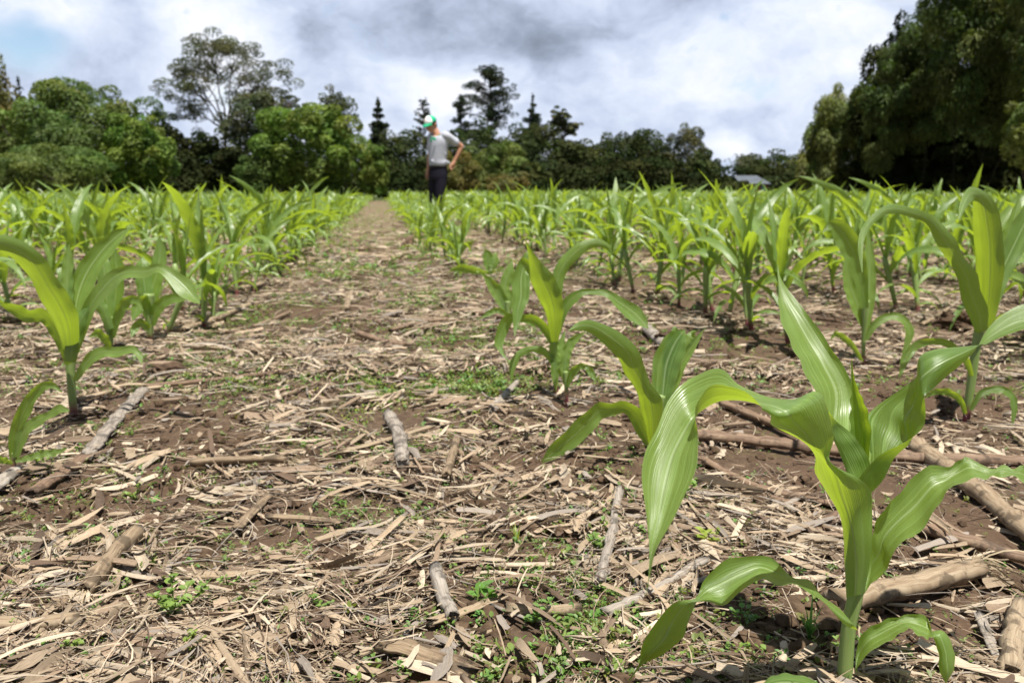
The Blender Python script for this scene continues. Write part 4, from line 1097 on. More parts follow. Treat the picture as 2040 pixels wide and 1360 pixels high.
FP = field()
mp = at(873, 447, 13.0)
FP = [q for q in FP if (q[1] - mp[0]) ** 2 + (q[0] - mp[1]) ** 2 > .16]
vis = sorted([q for q in FP if -20 < q[4] < 2060])
NAMED = 13
ind = set(id(q) for q in vis[:300 - NAMED])
cnt = {('right', 0): 6, ('right', 1): 2, ('left', 0): 4}
ndone = 0
big = [[] for _ in LOW]
rr = np.random.default_rng(5)
for q in sorted(FP):
    Y, X, side, j, px, u = q
    z = float(hgt(X, Y)) - .003
    vig = rr.uniform(.62, 1.14) * (.78 + .55 * float(fbm(np.array(X * .45), np.array(Y * .3), 12, 2))) * (1.06 if side == 'right' else .95) * (1.12 if Y < 9 else 1) * (.86 if Y > 20 else 1) * (.72 if side == 'right' and j == 0 and Y < 16 else 1)
    vig = min(vig * .98, 1.14)
    rz = rr.uniform(0, 6.283)
    if id(q) in ind:
        cnt[(side, j)] = cnt.get((side, j), 0) + 1
        pr = PROTO[rr.integers(NPROTO)]
        e = empty('corn_plant', (X, Y, z)); e.rotation_euler = (rr.normal(0, .05), rr.normal(0, .05), rz); e.scale = (vig,) * 3
        size = 'tall' if vig > 1.06 else ('short' if vig < .82 else 'young')
        tag(e, '%s corn plant, %s from the front in the %s row %s of the path' % (size, ordn(cnt[(side, j)]), ordn(j + 1), side), 'corn plant', 'corn plants in rows across the field')
        for k, me in pr: obj(k, me, e)
        ndone += 1
    else:
        big[rr.integers(len(LOW))].append((X, Y, z, vig, rz))
V_, U_, Q_, T_, MQ, MT, n0 = [], [], [], [], [], [], 0
for (V, uv, q, mq, t3, mt), L in zip(LOW, big):
    if not L: continue
    A = np.array(L); m = len(A); c, s_ = np.cos(A[:, 4]), np.sin(A[:, 4])
    X = (V[None, :, 0] * c[:, None] - V[None, :, 1] * s_[:, None]) * A[:, 3:4] + A[:, 0:1]
    Yv = (V[None, :, 0] * s_[:, None] + V[None, :, 1] * c[:, None]) * A[:, 3:4] + A[:, 1:2]
    Zv = V[None, :, 2] * A[:, 3:4] + A[:, 2:3]
    V_.append(np.stack([X, Yv, Zv], -1).reshape(-1, 3)); U_.append(np.tile(uv, (m, 1)) + np.array([0, 0]))
    o = (np.arange(m) * len(V))[:, None, None] + n0
    Q_.append((q[None] + o).reshape(-1, 4)); T_.append((t3[None] + o).reshape(-1, 3)); MQ.append(np.tile(mq, m)); MT.append(np.tile(mt, m))
    n0 += m * len(V)
me = mesh_np('corn_crop', np.concatenate(V_), [np.concatenate(Q_), np.concatenate(T_)], None, np.concatenate(U_), mats=[M_LEAF, M_STALK], mi=np.concatenate(MQ + MT))
tag(obj('corn_crop', me), 'far mass of young corn filling the field behind the nearer rows', 'corn crop', kind='stuff')
print('corn individuals', ndone, 'crop', sum(len(b) for b in big), 'faces', len(me.polygons))
# ---------------------------------------------------------------- trees
def leaf_cards(r, lob, n, L, W, up=.45, lo=.72, hi=1.06, droop=0.0, lower=.55):
    """n leaf clumps spread over ellipsoid lobes (m,6)"""
    lob = np.asarray(lob, float)
    ar = lob[:, 3] * lob[:, 5] + lob[:, 4] * lob[:, 5]
    li = r.choice(len(lob), n, p=ar / ar.sum())
    d = norm(r.normal(0, 1, (n, 3)))
    fl = (d[:, 2] < -.25) & (r.random(n) > lower); d[fl, 2] *= -1
    q = r.uniform(lo, hi, n) ** .6
    P = lob[li, :3] + d * q[:, None] * lob[li, 3:6]
    nr = norm(d * .75 + r.normal(0, .45, (n, 3)) + np.array([0, 0, up]))
    t = norm(np.cross(nr, norm(r.normal(0, 1, (n, 3)))))
    if droop:
        g = norm(d * np.array([1, 1, .2]) * .6 + np.array([0, 0, -droop])); g = g - nr * np.sum(g * nr, 1, keepdims=True)
        t = norm(t * .35 + norm(g))
    b = np.cross(nr, t)
    sz = r.uniform(.6, 1.35, n); l, w = (L * sz)[:, None], (W * sz * r.uniform(.7, 1.2, n))[:, None]
    V = np.stack([P - t * l * .5, P + b * w * .5 + t * l * .06, P + t * l * .5 - nr * l * .10, P - b * w * .5 + t * l * .06], 1).reshape(-1, 3)
    lt = r.uniform(.78, 1.22, (len(lob), 1)) * np.array([1, 1, 1]) * np.stack([r.uniform(.85, 1.25, len(lob)), np.ones(len(lob)), r.uniform(.8, 1.1, len(lob))], -1)
    C = lt[li] * r.uniform(.7, 1.3, n)[:, None]
    return V, np.arange(n * 4).reshape(n, 4), np.repeat(C, 4, 0)

FOL = {
    'green': mat_foliage('foliage_green', (.060, .105, .022), (.120, .165, .040)),
    'bright': mat_foliage('foliage_bright', (.065, .125, .020), (.14, .20, .034)),
    'olive': mat_foliage('foliage_olive', (.080, .090, .022), (.14, .13, .040)),
    'dark': mat_foliage('foliage_dark', (.032, .046, .017), (.056, .074, .026), .15, .8, .06),  # cloud shadow over the far trees is put into this leaf colour
    'conifer': mat_foliage('foliage_conifer', (.020, .032, .017), (.036, .050, .025), .08, .8, .06),
    'gum': mat_foliage('foliage_gum', (.048, .064, .024), (.086, .098, .040), .2),
    'bamboo': mat_foliage('foliage_bamboo', (.046, .074, .018), (.092, .122, .034), .3),
    'painted_shade': mat_foliage('foliage_painted_shade', (.015, .021, .008), (.028, .037, .013), .10, .9, .03),  # near-black leaves: shade under trees and bamboo painted into the colour
}
M_CULM = mat_bark('bamboo_culm', (.010, .010, .005), (.02, .018, .009))  # culms blackened, the hollow's shade is in their colour
FOL['bamboo_sun_tint'] = mat_foliage('foliage_bamboo_sun_tint', (.092, .125, .038), (.165, .195, .064), .4)  # sunlit side of the bamboo put into a paler leaf colour

def tree(name, cat, label, cx, top, hw, Y, style, fol, seed, base_px=392, bottom=.0, n=6000, leaf=(.26, .15), depth=None, group='trees and bushes behind the field', tall=None, lobs=None):
    r = np.random.default_rng(seed)
    ctr = at(cx, base_px, Y); gz = float(hgt(ctr[0], Y)); base = np.array([ctr[0], Y, gz])
    zt = at(cx, top, Y)[2] - gz; w = hw * Y / F / CP
    dp = depth or w * .8
    lob, tk = [], MB()
    def limb(a, b, r0, r1, sag=.0, k=6):
        s = np.linspace(0, 1, 6)[:, None]
        P = a + (b - a) * s + np.array([0, 0, 1]) * (sag * np.sin(s * np.pi)); P[1:-1] += r.normal(0, .02 * np.linalg.norm(b - a), (4, 3))
        V, f, uv = tube(P, np.linspace(r0, r1, 6), k); tk.add(V, f, uv)
    z0 = zt * bottom
    if style in ('broad', 'shrub'):
        cz, rz = (zt + z0) / 2, (zt - z0) / 2
        m = 52 if style == 'broad' else 36
        for i in range(m):
            d = norm(r.normal(0, 1, 3)); q = r.uniform(.5, .95)
            s = r.uniform(.10, .30) * (1.15 if q < .8 else .85)
            c = np.array([d[0] * w * q, d[1] * dp * q, cz + d[2] * rz * q])
            lob.append([*c, w * s, dp * s, min(rz, w) * s * r.uniform(.8, 1.1)])
        lob.append([0, 0, cz, w * .66, dp * .62, rz * .72]); lob.append([0, 0, cz * .7, w * .8, dp * .7, rz * .5])
        # foliage reaches close to the ground at the front
        tr = max(.07, w * .05)
        limb(np.zeros(3), np.array([0, 0, cz]), tr, tr * .5)
        for L in lob[:9]: limb(np.array([0, 0, cz * r.uniform(.25, .7)]), np.array(L[:3]), tr * .45, tr * .12)
    elif style == 'airy':
        tr = zt * .013
        lean = np.array([r.uniform(-.3, .1) * w, 0, 0])
        fork = np.array([0, 0, z0 + (zt - z0) * .15]) + lean * .3
        limb(np.zeros(3), fork, tr, tr * .75, 0, 8)
        nb = 9
        for i in range(nb):
            az = r.uniform(0, 6.28); q = np.sqrt((i + .5) / nb)
            tip = np.array([np.cos(az) * w * .9 * q, np.sin(az) * dp * .8 * q, zt - (zt - z0) * (.10 + .42 * q * q + r.uniform(0, .22))]) + lean
            if lobs is not None and i < len(lobs): tip = np.array([lobs[i][0] * w, lobs[i][2] * dp, z0 + (zt - z0) * lobs[i][1]])
            limb(fork, tip, tr * .5, tr * .14, (zt - z0) * .06)
            for k in range(13):
                o = tip + r.normal(0, 1, 3) * np.array([.22 * w, .22 * dp, .10 * (zt - z0)])
                limb(tip * .7 + fork * .3, o, tr * .18, tr * .06)
                s = r.uniform(.07, .17)
                lob.append([*o, w * s * 1.25, dp * s * 1.2, w * s * .65])
    elif style == 'conifer':
        tr = zt * .014
        limb(np.zeros(3), np.array([0, 0, zt * .98]), tr, tr * .2, 0, 8)
        k = 13
        for i in range(k):
            f = i / (k - 1); z = z0 + (zt - z0) * f
            R = w * (1 - f) ** .75 * r.uniform(.6, 1.15) + .08 * w; z += r.normal(0, .02) * zt
            lob.append([0, 0, z, R * .55 + .04 * w, R * .55 + .04 * w, zt * .05])
            for j in range(5 if f < .85 else 2):
                az = r.uniform(0, 6.28); e = np.array([np.cos(az) * R, np.sin(az) * R, z + R * .18])
                limb(np.array([0, 0, z]), e, tr * .25, tr * .08)
                for q in (.45, .75, 1.0):
                    c = np.array([0, 0, z]) * (1 - q) + e * q
                    lob.append([*c, R * .28 + .07 * w, R * .28 + .07 * w, R * .20 + .09 * w])
        lob.append([0, 0, zt * .985, w * .09, w * .09, zt * .03])
    elif style == 'pine':
        tr = zt * .016
        limb(np.zeros(3), np.array([0, 0, zt * .95]), tr, tr * .3, 0, 8)
        for i in range(64):
            f = r.random() ** .75; z = z0 + (zt - z0) * f
            R = w * np.interp(f, [0, .25, .6, .85, 1], [.7, 1, .95, .6, .3]) * r.uniform(.55, 1.0); az = r.uniform(0, 6.28)
            e = np.array([np.cos(az) * R, np.sin(az) * R, z + R * .25])
            limb(np.array([0, 0, z - R * .1]), e, tr * .3, tr * .08)
            for q in (.45, .75, 1.0):
                c = np.array([0, 0, z]) * (1 - q) + e * q + r.normal(0, .05 * w, 3); s = r.uniform(.07, .15)
                lob.append([*c, w * s * 1.2, w * s * 1.2, w * s * .8])
    elif style == 'bamboo':
        for i in range(46):
            b = np.array([r.normal(0, .35) * w, r.normal(0, .35) * dp, 0])
            az = r.uniform(0, 6.28); out = np.array([np.cos(az) * w, np.sin(az) * dp, 0]) * r.uniform(.15, .85)
            H = zt * r.uniform(.72, 1.0) * (1 - .18 * np.linalg.norm(out[:2] / np.array([w, dp])))
            s = np.linspace(0, 1, 9)[:, None]
            P = b + out * s ** 2.2 + np.array([0, 0, 1]) * (H * (1 - (1 - s) ** 1.7) - H * .22 * s ** 5)
            V, f, uv = tube(P, np.linspace(.045, .01, 9), 5); tk.add(V, f, uv)
            for q in np.linspace(.22 + r.uniform(0, .1), 1, 8):
                c = np.array([np.interp(q, s[:, 0], P[:, a]) for a in range(3)]) + r.normal(0, .22, 3)
                if c[2] < zt * bottom: continue
                s2 = r.uniform(.45, .85) * zt * .09
                lob.append([*c, s2, s2, s2 * .8])
    root = empty(name, base)
    V, q, C = leaf_cards(r, lob, int(n * (2.3 if style in ('broad', 'shrub') and fol not in ('painted_shade', 'dark') else 1.4)), leaf[0] * (.82 if fol not in ('painted_shade', 'dark') else 1.1), leaf[1] * (.82 if fol not in ('painted_shade', 'dark') else 1.2), up=.35 if style in ('bamboo',) else .45, droop=.9 if style == 'bamboo' else (.3 if style == 'airy' else 0), lower=.6)
    obj('crown', mesh_np('crown', V, [q], FOL[fol], None, C, False), root)
    obj('trunk', tk.mesh('trunk', M_CULM if style == 'bamboo' else M_BARK), root)
    return tag(root, label, cat, group)

T = tree
# left side
T('broadleaf_tree', 'tree', 'tall olive-yellow tree cut by the left edge of the picture', -42, 74, 112, 52, 'broad', 'olive', 1, bottom=.15, n=8000)
T('conifer_tree', 'tree', 'dark pointed treetop showing between the olive tree and the big green dome', 60, 155, 26, 78, 'conifer', 'conifer', 2, n=2500, leaf=(.4, .15))
T('broadleaf_tree', 'tree', 'tall rounded green tree at left, behind the low dense bush', 185, 146, 150, 58, 'broad', 'green', 3, bottom=.02, n=15000, leaf=(.27, .17))
T('broadleaf_tree', 'tree', 'green tree sloping down on the right flank of the tall rounded tree', 282, 215, 72, 54, 'broad', 'bright', 4, bottom=.0, n=7000, leaf=(.24, .16))
T('bush', 'bush', 'wide olive-green bush halfway up in front of the tall rounded tree', 105, 196, 125, 48, 'shrub', 'green', 5, n=9500, leaf=(.2, .13))
T('bush', 'bush', 'low dense bush in front at far left, lowest of the left group', 95, 285, 130, 44, 'shrub', 'green', 6, n=9000, leaf=(.18, .11))
T('broadleaf_tree', 'tree', 'dark shaded tree between the left dome and the tall feathery tree', 345, 228, 55, 68, 'broad', 'painted_shade', 7, n=6000)
T('broadleaf_tree', 'tree', 'dark shaded tree under the tall feathery tree', 415, 268, 62, 66, 'broad', 'painted_shade', 8, n=6500)
T('broadleaf_tree', 'tree', 'dark shaded thicket low between the feathery tree and the bright bush', 480, 290, 70, 58, 'broad', 'painted_shade', 9, n=6000)
T('gum_tree', 'tree', 'tallest feathery open-crowned tree with thin visible branches', 455, 92, 112, 76, 'airy', 'gum', 10, bottom=.36, n=15000, leaf=(.27, .10),
  lobs=[(-.75, .72, 0), (-.45, .86, .3), (-.1, .95, -.2), (.2, .97, .2), (.45, .78, 0), (.75, .66, -.3), (-.75, .30, .2), (-.3, .55, -.3), (.3, .5, .3)])
T('broadleaf_tree', 'tree', 'brownish-green tree leaning in front of the feathery tree, right of its trunk', 510, 172, 66, 66, 'broad', 'gum', 11, bottom=.3, n=5500)
T('broadleaf_tree', 'tree', 'thin grey-green treetop above the bright rounded tree', 590, 178, 36, 80, 'airy', 'gum', 12, bottom=.55, n=1500)
T('broadleaf_tree', 'tree', 'bright green broad rounded tree left of the man, widest of the middle group', 622, 202, 120, 50, 'broad', 'bright', 13, bottom=.0, n=15000, leaf=(.23, .15))
T('bush', 'bush', 'small bright bush on the right shoulder of the bright rounded tree', 744, 276, 38, 47, 'shrub', 'bright', 14, n=4500, leaf=(.18, .12))
T('bush', 'bush', 'loose olive bush at the left foot of the bright rounded tree', 520, 300, 55, 49, 'shrub', 'green', 15, n=3500, leaf=(.2, .12))
T('broadleaf_tree', 'tree', 'grey-green treetop peeping over the bright rounded tree, left of the small conifer', 677, 168, 40, 78, 'broad', 'gum', 16, bottom=.45, n=2600)
# middle
T('conifer_tree', 'tree', 'small dark conical conifer left of the man', 758, 204, 24, 84, 'conifer', 'conifer', 17, bottom=.35, n=9000, leaf=(.34, .11))
T('broadleaf_tree', 'tree', 'dark wooded mass below the small conical conifer', 800, 252, 75, 80, 'broad', 'dark', 18, n=7000)
T('conifer_tree', 'tree', 'spindly sparse conifer rising just above the green cap of the man', 846, 198, 20, 88, 'pine', 'conifer', 19, bottom=.45, n=700, leaf=(.45, .13))
T('conifer_tree', 'tree', 'tallest dark pine right of the man, with open layered branches', 976, 140, 56, 92, 'pine', 'conifer', 20, bottom=.42, n=9000, leaf=(.34, .09))
T('conifer_tree', 'tree', 'shorter dark pine touching the left side of the tallest pine', 918, 194, 30, 90, 'pine', 'conifer', 21, bottom=.3, n=4200, leaf=(.34, .09))
T('conifer_tree', 'tree', 'dark pointed conifer right of the tallest pine', 1060, 196, 26, 92, 'conifer', 'conifer', 22, bottom=.3, n=8000, leaf=(.34, .11))
T('broadleaf_tree', 'tree', 'round-topped tree on a thin trunk, right of the pointed conifer', 1120, 220, 28, 92, 'airy', 'gum', 23, bottom=.55, n=2200, leaf=(.4, .2))
T('broadleaf_tree', 'tree', 'dark dome of trees at the foot of the tallest pine', 950, 236, 80, 84, 'broad', 'dark', 24, n=8000)
T('broadleaf_tree', 'tree', 'dark wooded slope below the pointed conifer', 1065, 238, 80, 82, 'broad', 'dark', 25, n=8000)
T('broadleaf_tree', 'tree', 'dark wooded slope below the round-topped tree', 1135, 272, 70, 78, 'broad', 'dark', 26, n=7000)
T('bush', 'bush', 'rounded olive-brown bush right behind the man', 905, 300, 62, 48, 'shrub', 'olive', 27, n=6000, leaf=(.17, .11))
T('bush', 'bush', 'light green bush behind the rounded olive-brown bush', 985, 278, 75, 55, 'shrub', 'green', 28, n=6500, leaf=(.2, .13))
T('bush', 'bush', 'loose low bush with pale shoots right of the olive-brown bush', 1010, 340, 50, 45, 'shrub', 'olive', 29, n=2600, leaf=(.17, .09))
T('bush', 'bush', 'dark green bush at the right end of the light green bush', 1055, 322, 45, 52, 'shrub', 'dark', 30, n=4000)
# right of middle
for k, (cx, top, hw, Y, st, fo, lb) in enumerate([
    (1180, 275, 66, 84, 'broad', 'dark', 'dark tree in the far tree line, left of the gap of bluish trees'),
    (1232, 252, 52, 92, 'broad', 'dark', 'dark knobbly treetop in the far tree line right of the wooded slope'),
    (1292, 255, 56, 90, 'broad', 'dark', 'dark tree left of the rounded far treetop'),
    (1366, 246, 46, 88, 'broad', 'gum', 'rounded far treetop, highest of the trees before the cloud gap'),
    (1398, 300, 40, 80, 'broad', 'dark', 'dark lower tree under the rounded far treetop'),
    (1290, 300, 100, 70, 'broad', 'painted_shade', 'dark shaded thicket low in the far tree line'),
    (1470, 308, 34, 88, 'airy', 'gum', 'open thin tree with bright sky gaps, above the blue roof'),
    (1545, 298, 75, 95, 'broad', 'dark', 'low rounded dark tree behind the blue roof'),
    (1610, 312, 56, 84, 'broad', 'dark', 'dark tree between the blue roof and the bamboo'),
    (1560, 350, 60, 70, 'shrub', 'dark', 'low hedge-like bush right of the blue roof'),
    (1462, 356, 36, 54, 'shrub', 'dark', 'dark low bush left of the blue roof')]):
    T('broadleaf_tree' if st != 'shrub' else 'bush', 'tree' if st != 'shrub' else 'bush', lb, cx, top, hw, Y, st, fo, 40 + k, n=5000 if st != 'airy' else 900, bottom=.5 if st == 'airy' else 0)
# bamboo mass on the right
def bam(label, L, Y, n, seed, leaf=(.30, .085), fol='bamboo', name='bamboo_clump', cat='bamboo'):
    r = np.random.default_rng(seed)
    cx = sum(q[0] for q in L) / len(L); c = at(cx, 405, Y); base = np.array([c[0], Y, float(hgt(c[0], Y))]); k = Y / F
    root = empty(name, base); lob = []; tk = MB()
    for x, y, rx, ry in L:
        for j in range(16):
            d = np.clip(r.normal(0, .5, 3), -.9, .9); p = at(x + d[0] * rx, y + d[1] * ry, Y + d[2] * rx * k) - base
            q = r.uniform(.16, .5)
            lob.append([*p, rx * k * q, rx * k * q, ry * k * q * 1.25])
        p = at(x, y, Y) - base; s = np.linspace(0, 1, 9)[:, None]
        for j in range(1 if r.random() < .35 else 0):
            b0 = np.array([r.normal(0, .8), r.normal(2.2, .4), 0]); e = p + r.normal(0, .3, 3)
            P = b0 + (e - b0) * np.concatenate([s ** 2, s ** 2, s], 1)
            V, f, u = tube(P, np.linspace(.04, .012, 9), 5); tk.add(V, f, u)
    V, q, C = leaf_cards(r, lob, int(n * 2.1), leaf[0] * .66, leaf[1] * .7, up=.4, droop=.7, lower=.75, lo=.45)
    obj('crown', mesh_np('crown', V, [q], FOL[fol], None, C, False), root)
    if tk.n: obj('trunk', tk.mesh('trunk', M_CULM), root)
    tag(root, label, cat, 'trees and bushes behind the field')
bam('light feathery bamboo at the front end of the dark bamboo mass', [(1625, 320, 34, 45), (1648, 290, 40, 50), (1662, 245, 44, 52), (1750, 330, 45, 45), (1695, 215, 45, 45), (1690, 280, 50, 55), (1640, 350, 40, 40), (1730, 270, 45, 50), (1700, 330, 55, 50), (1618, 345, 26, 40)], 40, 26000, 60, fol='bamboo_sun_tint')
bam('tall drooping bamboo with the rounded top, second from the front', [(1780, 150, 40, 45), (1805, 105, 48, 45), (1842, 70, 50, 45), (1800, 190, 55, 55), (1850, 130, 60, 60), (1775, 220, 40, 45), (1840, 205, 60, 50), (1775, 270, 45, 35), (1850, 262, 55, 36), (1748, 235, 40, 48), (1745, 300, 45, 36)], 36, 15000, 61)
bam('tallest bamboo reaching out of the top of the picture', [(1880, 30, 60, 60), (1935, -25, 70, 70), (2000, -30, 90, 80), (2030, 190, 60, 50), (1925, 225, 60, 40), (1990, 235, 60, 45), (1930, 80, 80, 70), (2010, 70, 80, 80), (1905, 150, 60, 70), (1975, 150, 70, 70), (1900, -60, 50, 60)], 33, 17000, 62)
bam('bamboo cut by the right edge of the picture', [(2070, 0, 80, 90), (2120, -60, 90, 90), (2060, 110, 60, 80), (2130, 120, 80, 90), (2080, 190, 60, 60)], 30, 10000, 63)
bam('dark mass of shade-coloured bamboo behind the drooping clumps, over the black hollow', [(1800, 150, 70, 70), (1860, 110, 70, 80), (1920, 60, 80, 80), (1990, 60, 90, 90), (2060, 80, 90, 90), (1860, 200, 90, 60), (1960, 190, 90, 60), (2050, 200, 90, 70), (1770, 230, 60, 50)], 39, 16000, 72, (.4, .16), 'painted_shade')  # backing clump, its shade painted into the leaf colour
T('broadleaf_tree', 'tree', 'dark leafy tree poking out left of the rounded bamboo top', 1788, 66, 46, 44, 'broad', 'dark', 64, bottom=.4, n=8500, leaf=(.32, .2))
T('broadleaf_tree', 'tree', 'thin dark tree rising behind the light feathery bamboo', 1722, 150, 30, 48, 'broad', 'dark', 65, bottom=.3, n=3500)
T('broadleaf_tree', 'tree', 'black shaded thicket under the middle of the bamboo', 1800, 170, 120, 41, 'broad', 'painted_shade', 66, n=14000, leaf=(.4, .26), base_px=400)
T('broadleaf_tree', 'tree', 'black shaded thicket under the bamboo at the right edge', 2000, 120, 140, 40, 'broad', 'painted_shade', 67, n=15000, leaf=(.4, .26), base_px=400)
T('bush', 'bush', 'black shaded bush filling the foot of the bamboo near the right edge', 1940, 270, 130, 37, 'shrub', 'painted_shade', 70, n=9000, leaf=(.34, .22), base_px=400)
T('bush', 'bush', 'black shaded bush at the foot of the rounded bamboo', 1770, 285, 90, 38, 'shrub', 'painted_shade', 71, n=8000, leaf=(.34, .22), base_px=400)
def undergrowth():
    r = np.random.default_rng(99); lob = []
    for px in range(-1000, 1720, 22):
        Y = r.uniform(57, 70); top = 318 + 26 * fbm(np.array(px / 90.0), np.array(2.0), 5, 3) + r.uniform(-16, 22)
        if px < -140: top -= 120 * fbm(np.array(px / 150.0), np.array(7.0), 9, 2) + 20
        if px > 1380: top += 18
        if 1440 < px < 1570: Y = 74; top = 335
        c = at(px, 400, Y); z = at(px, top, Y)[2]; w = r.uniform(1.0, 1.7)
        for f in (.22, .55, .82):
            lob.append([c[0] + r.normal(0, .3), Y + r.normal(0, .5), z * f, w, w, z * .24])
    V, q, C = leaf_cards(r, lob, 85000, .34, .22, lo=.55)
    tag(obj('undergrowth', mesh_np('undergrowth', V, [q], FOL['painted_shade'], None, C, False)), 'dark shaded undergrowth closing the gaps beneath the trees', 'undergrowth', kind='stuff')
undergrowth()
T('bush', 'bush', 'sunlit sprays of pale leaves hanging at the right edge before the dark bamboo', 2040, 178, 66, 27, 'shrub', 'bamboo_sun_tint', 68, bottom=.38, n=2000, leaf=(.22, .09), base_px=410)
T('broadleaf_tree', 'tree', 'dark shaded thicket closing the far left behind the low bush', 40, 240, 110, 66, 'broad', 'painted_shade', 69, n=6000)

# ---------------------------------------------------------------- buildings
def box(mb, x0, x1, y0, y1, z0, z1):
    V = np.array([(x, y, z) for x in (x0, x1) for y in (y0, y1) for z in (z0, z1)])
    mb.add(V, [np.array([(0, 1, 3, 2), (4, 6, 7, 5), (0, 4, 5, 1), (2, 3, 7, 6), (0, 2, 6, 4), (1, 5, 7, 3)])])
M_ROOF = mat_simple('roof_metal', (.075, .085, .10), (.105, .118, .138), 2, .8, .15)
M_WALL = mat_simple('painted_wall', (.30, .09, .07), (.38, .13, .10), 2, .8)
M_WALL2 = mat_simple('grey_wall', (.10, .09, .08), (.16, .14, .13), 2, .8)
M_WALL3 = mat_simple('teal_panel', (.12, .30, .32), (.16, .36, .38), 2, .7)
def house(px0, px1, pyeave, pyridge, Y, label, wallm, roofm, dep=3.0, door=True):
    a, b = at(px0, pyeave, Y), at(px1, pyeave, Y); zr = at(px0, pyridge, Y)[2]
    g = float(hgt((a[0] + b[0]) / 2, Y)); w = b[0] - a[0]; base = np.array([(a[0] + b[0]) / 2, Y, g]); ze, zr = a[2] - g, zr - g
    root = empty('house', base)
    mb = MB(); box(mb, -w * .44, w * .44, 0, dep, -.3, ze); obj('wall', mb.mesh('wall', wallm, False), root)
    rb = MB(); t = .06; o = .3
    for s in (0, 1):
        y0, y1 = (-o, dep / 2) if s == 0 else (dep / 2, dep + o)
        za, zb = (ze - .06, zr) if s == 0 else (zr, ze - .06)
        V = np.array([(-w / 2, y0, za), (w / 2, y0, za), (w * .5, y1, zb), (-w * .5, y1, zb), (-w / 2, y0, za - t), (w / 2, y0, za - t), (w / 2, y1, zb - t), (-w / 2, y1, zb - t)])
        if s == 0: V[[2, 6], 0] -= w * .25
        else: V[[1, 5], 0] -= w * .25
        rb.add(V, [np.array([(0, 1, 2, 3), (4, 7, 6, 5), (0, 4, 5, 1), (1, 5, 6, 2), (0, 3, 7, 4)])])
    obj('roof', rb.mesh('roof', roofm, False), root)
    if door:
        db = MB(); box(db, w * .22, w * .36, -.05, .02, 0, ze * .8); obj('door', db.mesh('door', M_WALL3, False), root)
    return tag(root, label, 'house')
house(1472, 1534, 364, 349, 60, 'small house with a blue-grey metal roof and red wall beyond the field', M_WALL, M_ROOF)
def shed():
    a, b = at(-30, 404, 40), at(112, 402, 40); w = b[0] - a[0]; g = float(hgt(a[0], 40)); base = np.array([(a[0] + b[0]) / 2, 40, g])
    root = empty('low_shed', base); ze = max(a[2] - g, .25)
    mb = MB(); box(mb, -w / 2, w / 2, 0, 1.2, -.3, ze); obj('wall', mb.mesh('wall', M_WALL2, False), root)
    rb = MB(); box(rb, -w / 2 - .1, w / 2 + .1, -.15, 1.4, ze + .002, ze + .07); obj('roof', rb.mesh('roof', M_ROOF, False), root)
    tag(root, 'low dark shed with a pale roof edge at far left behind the corn', 'shed')
shed()
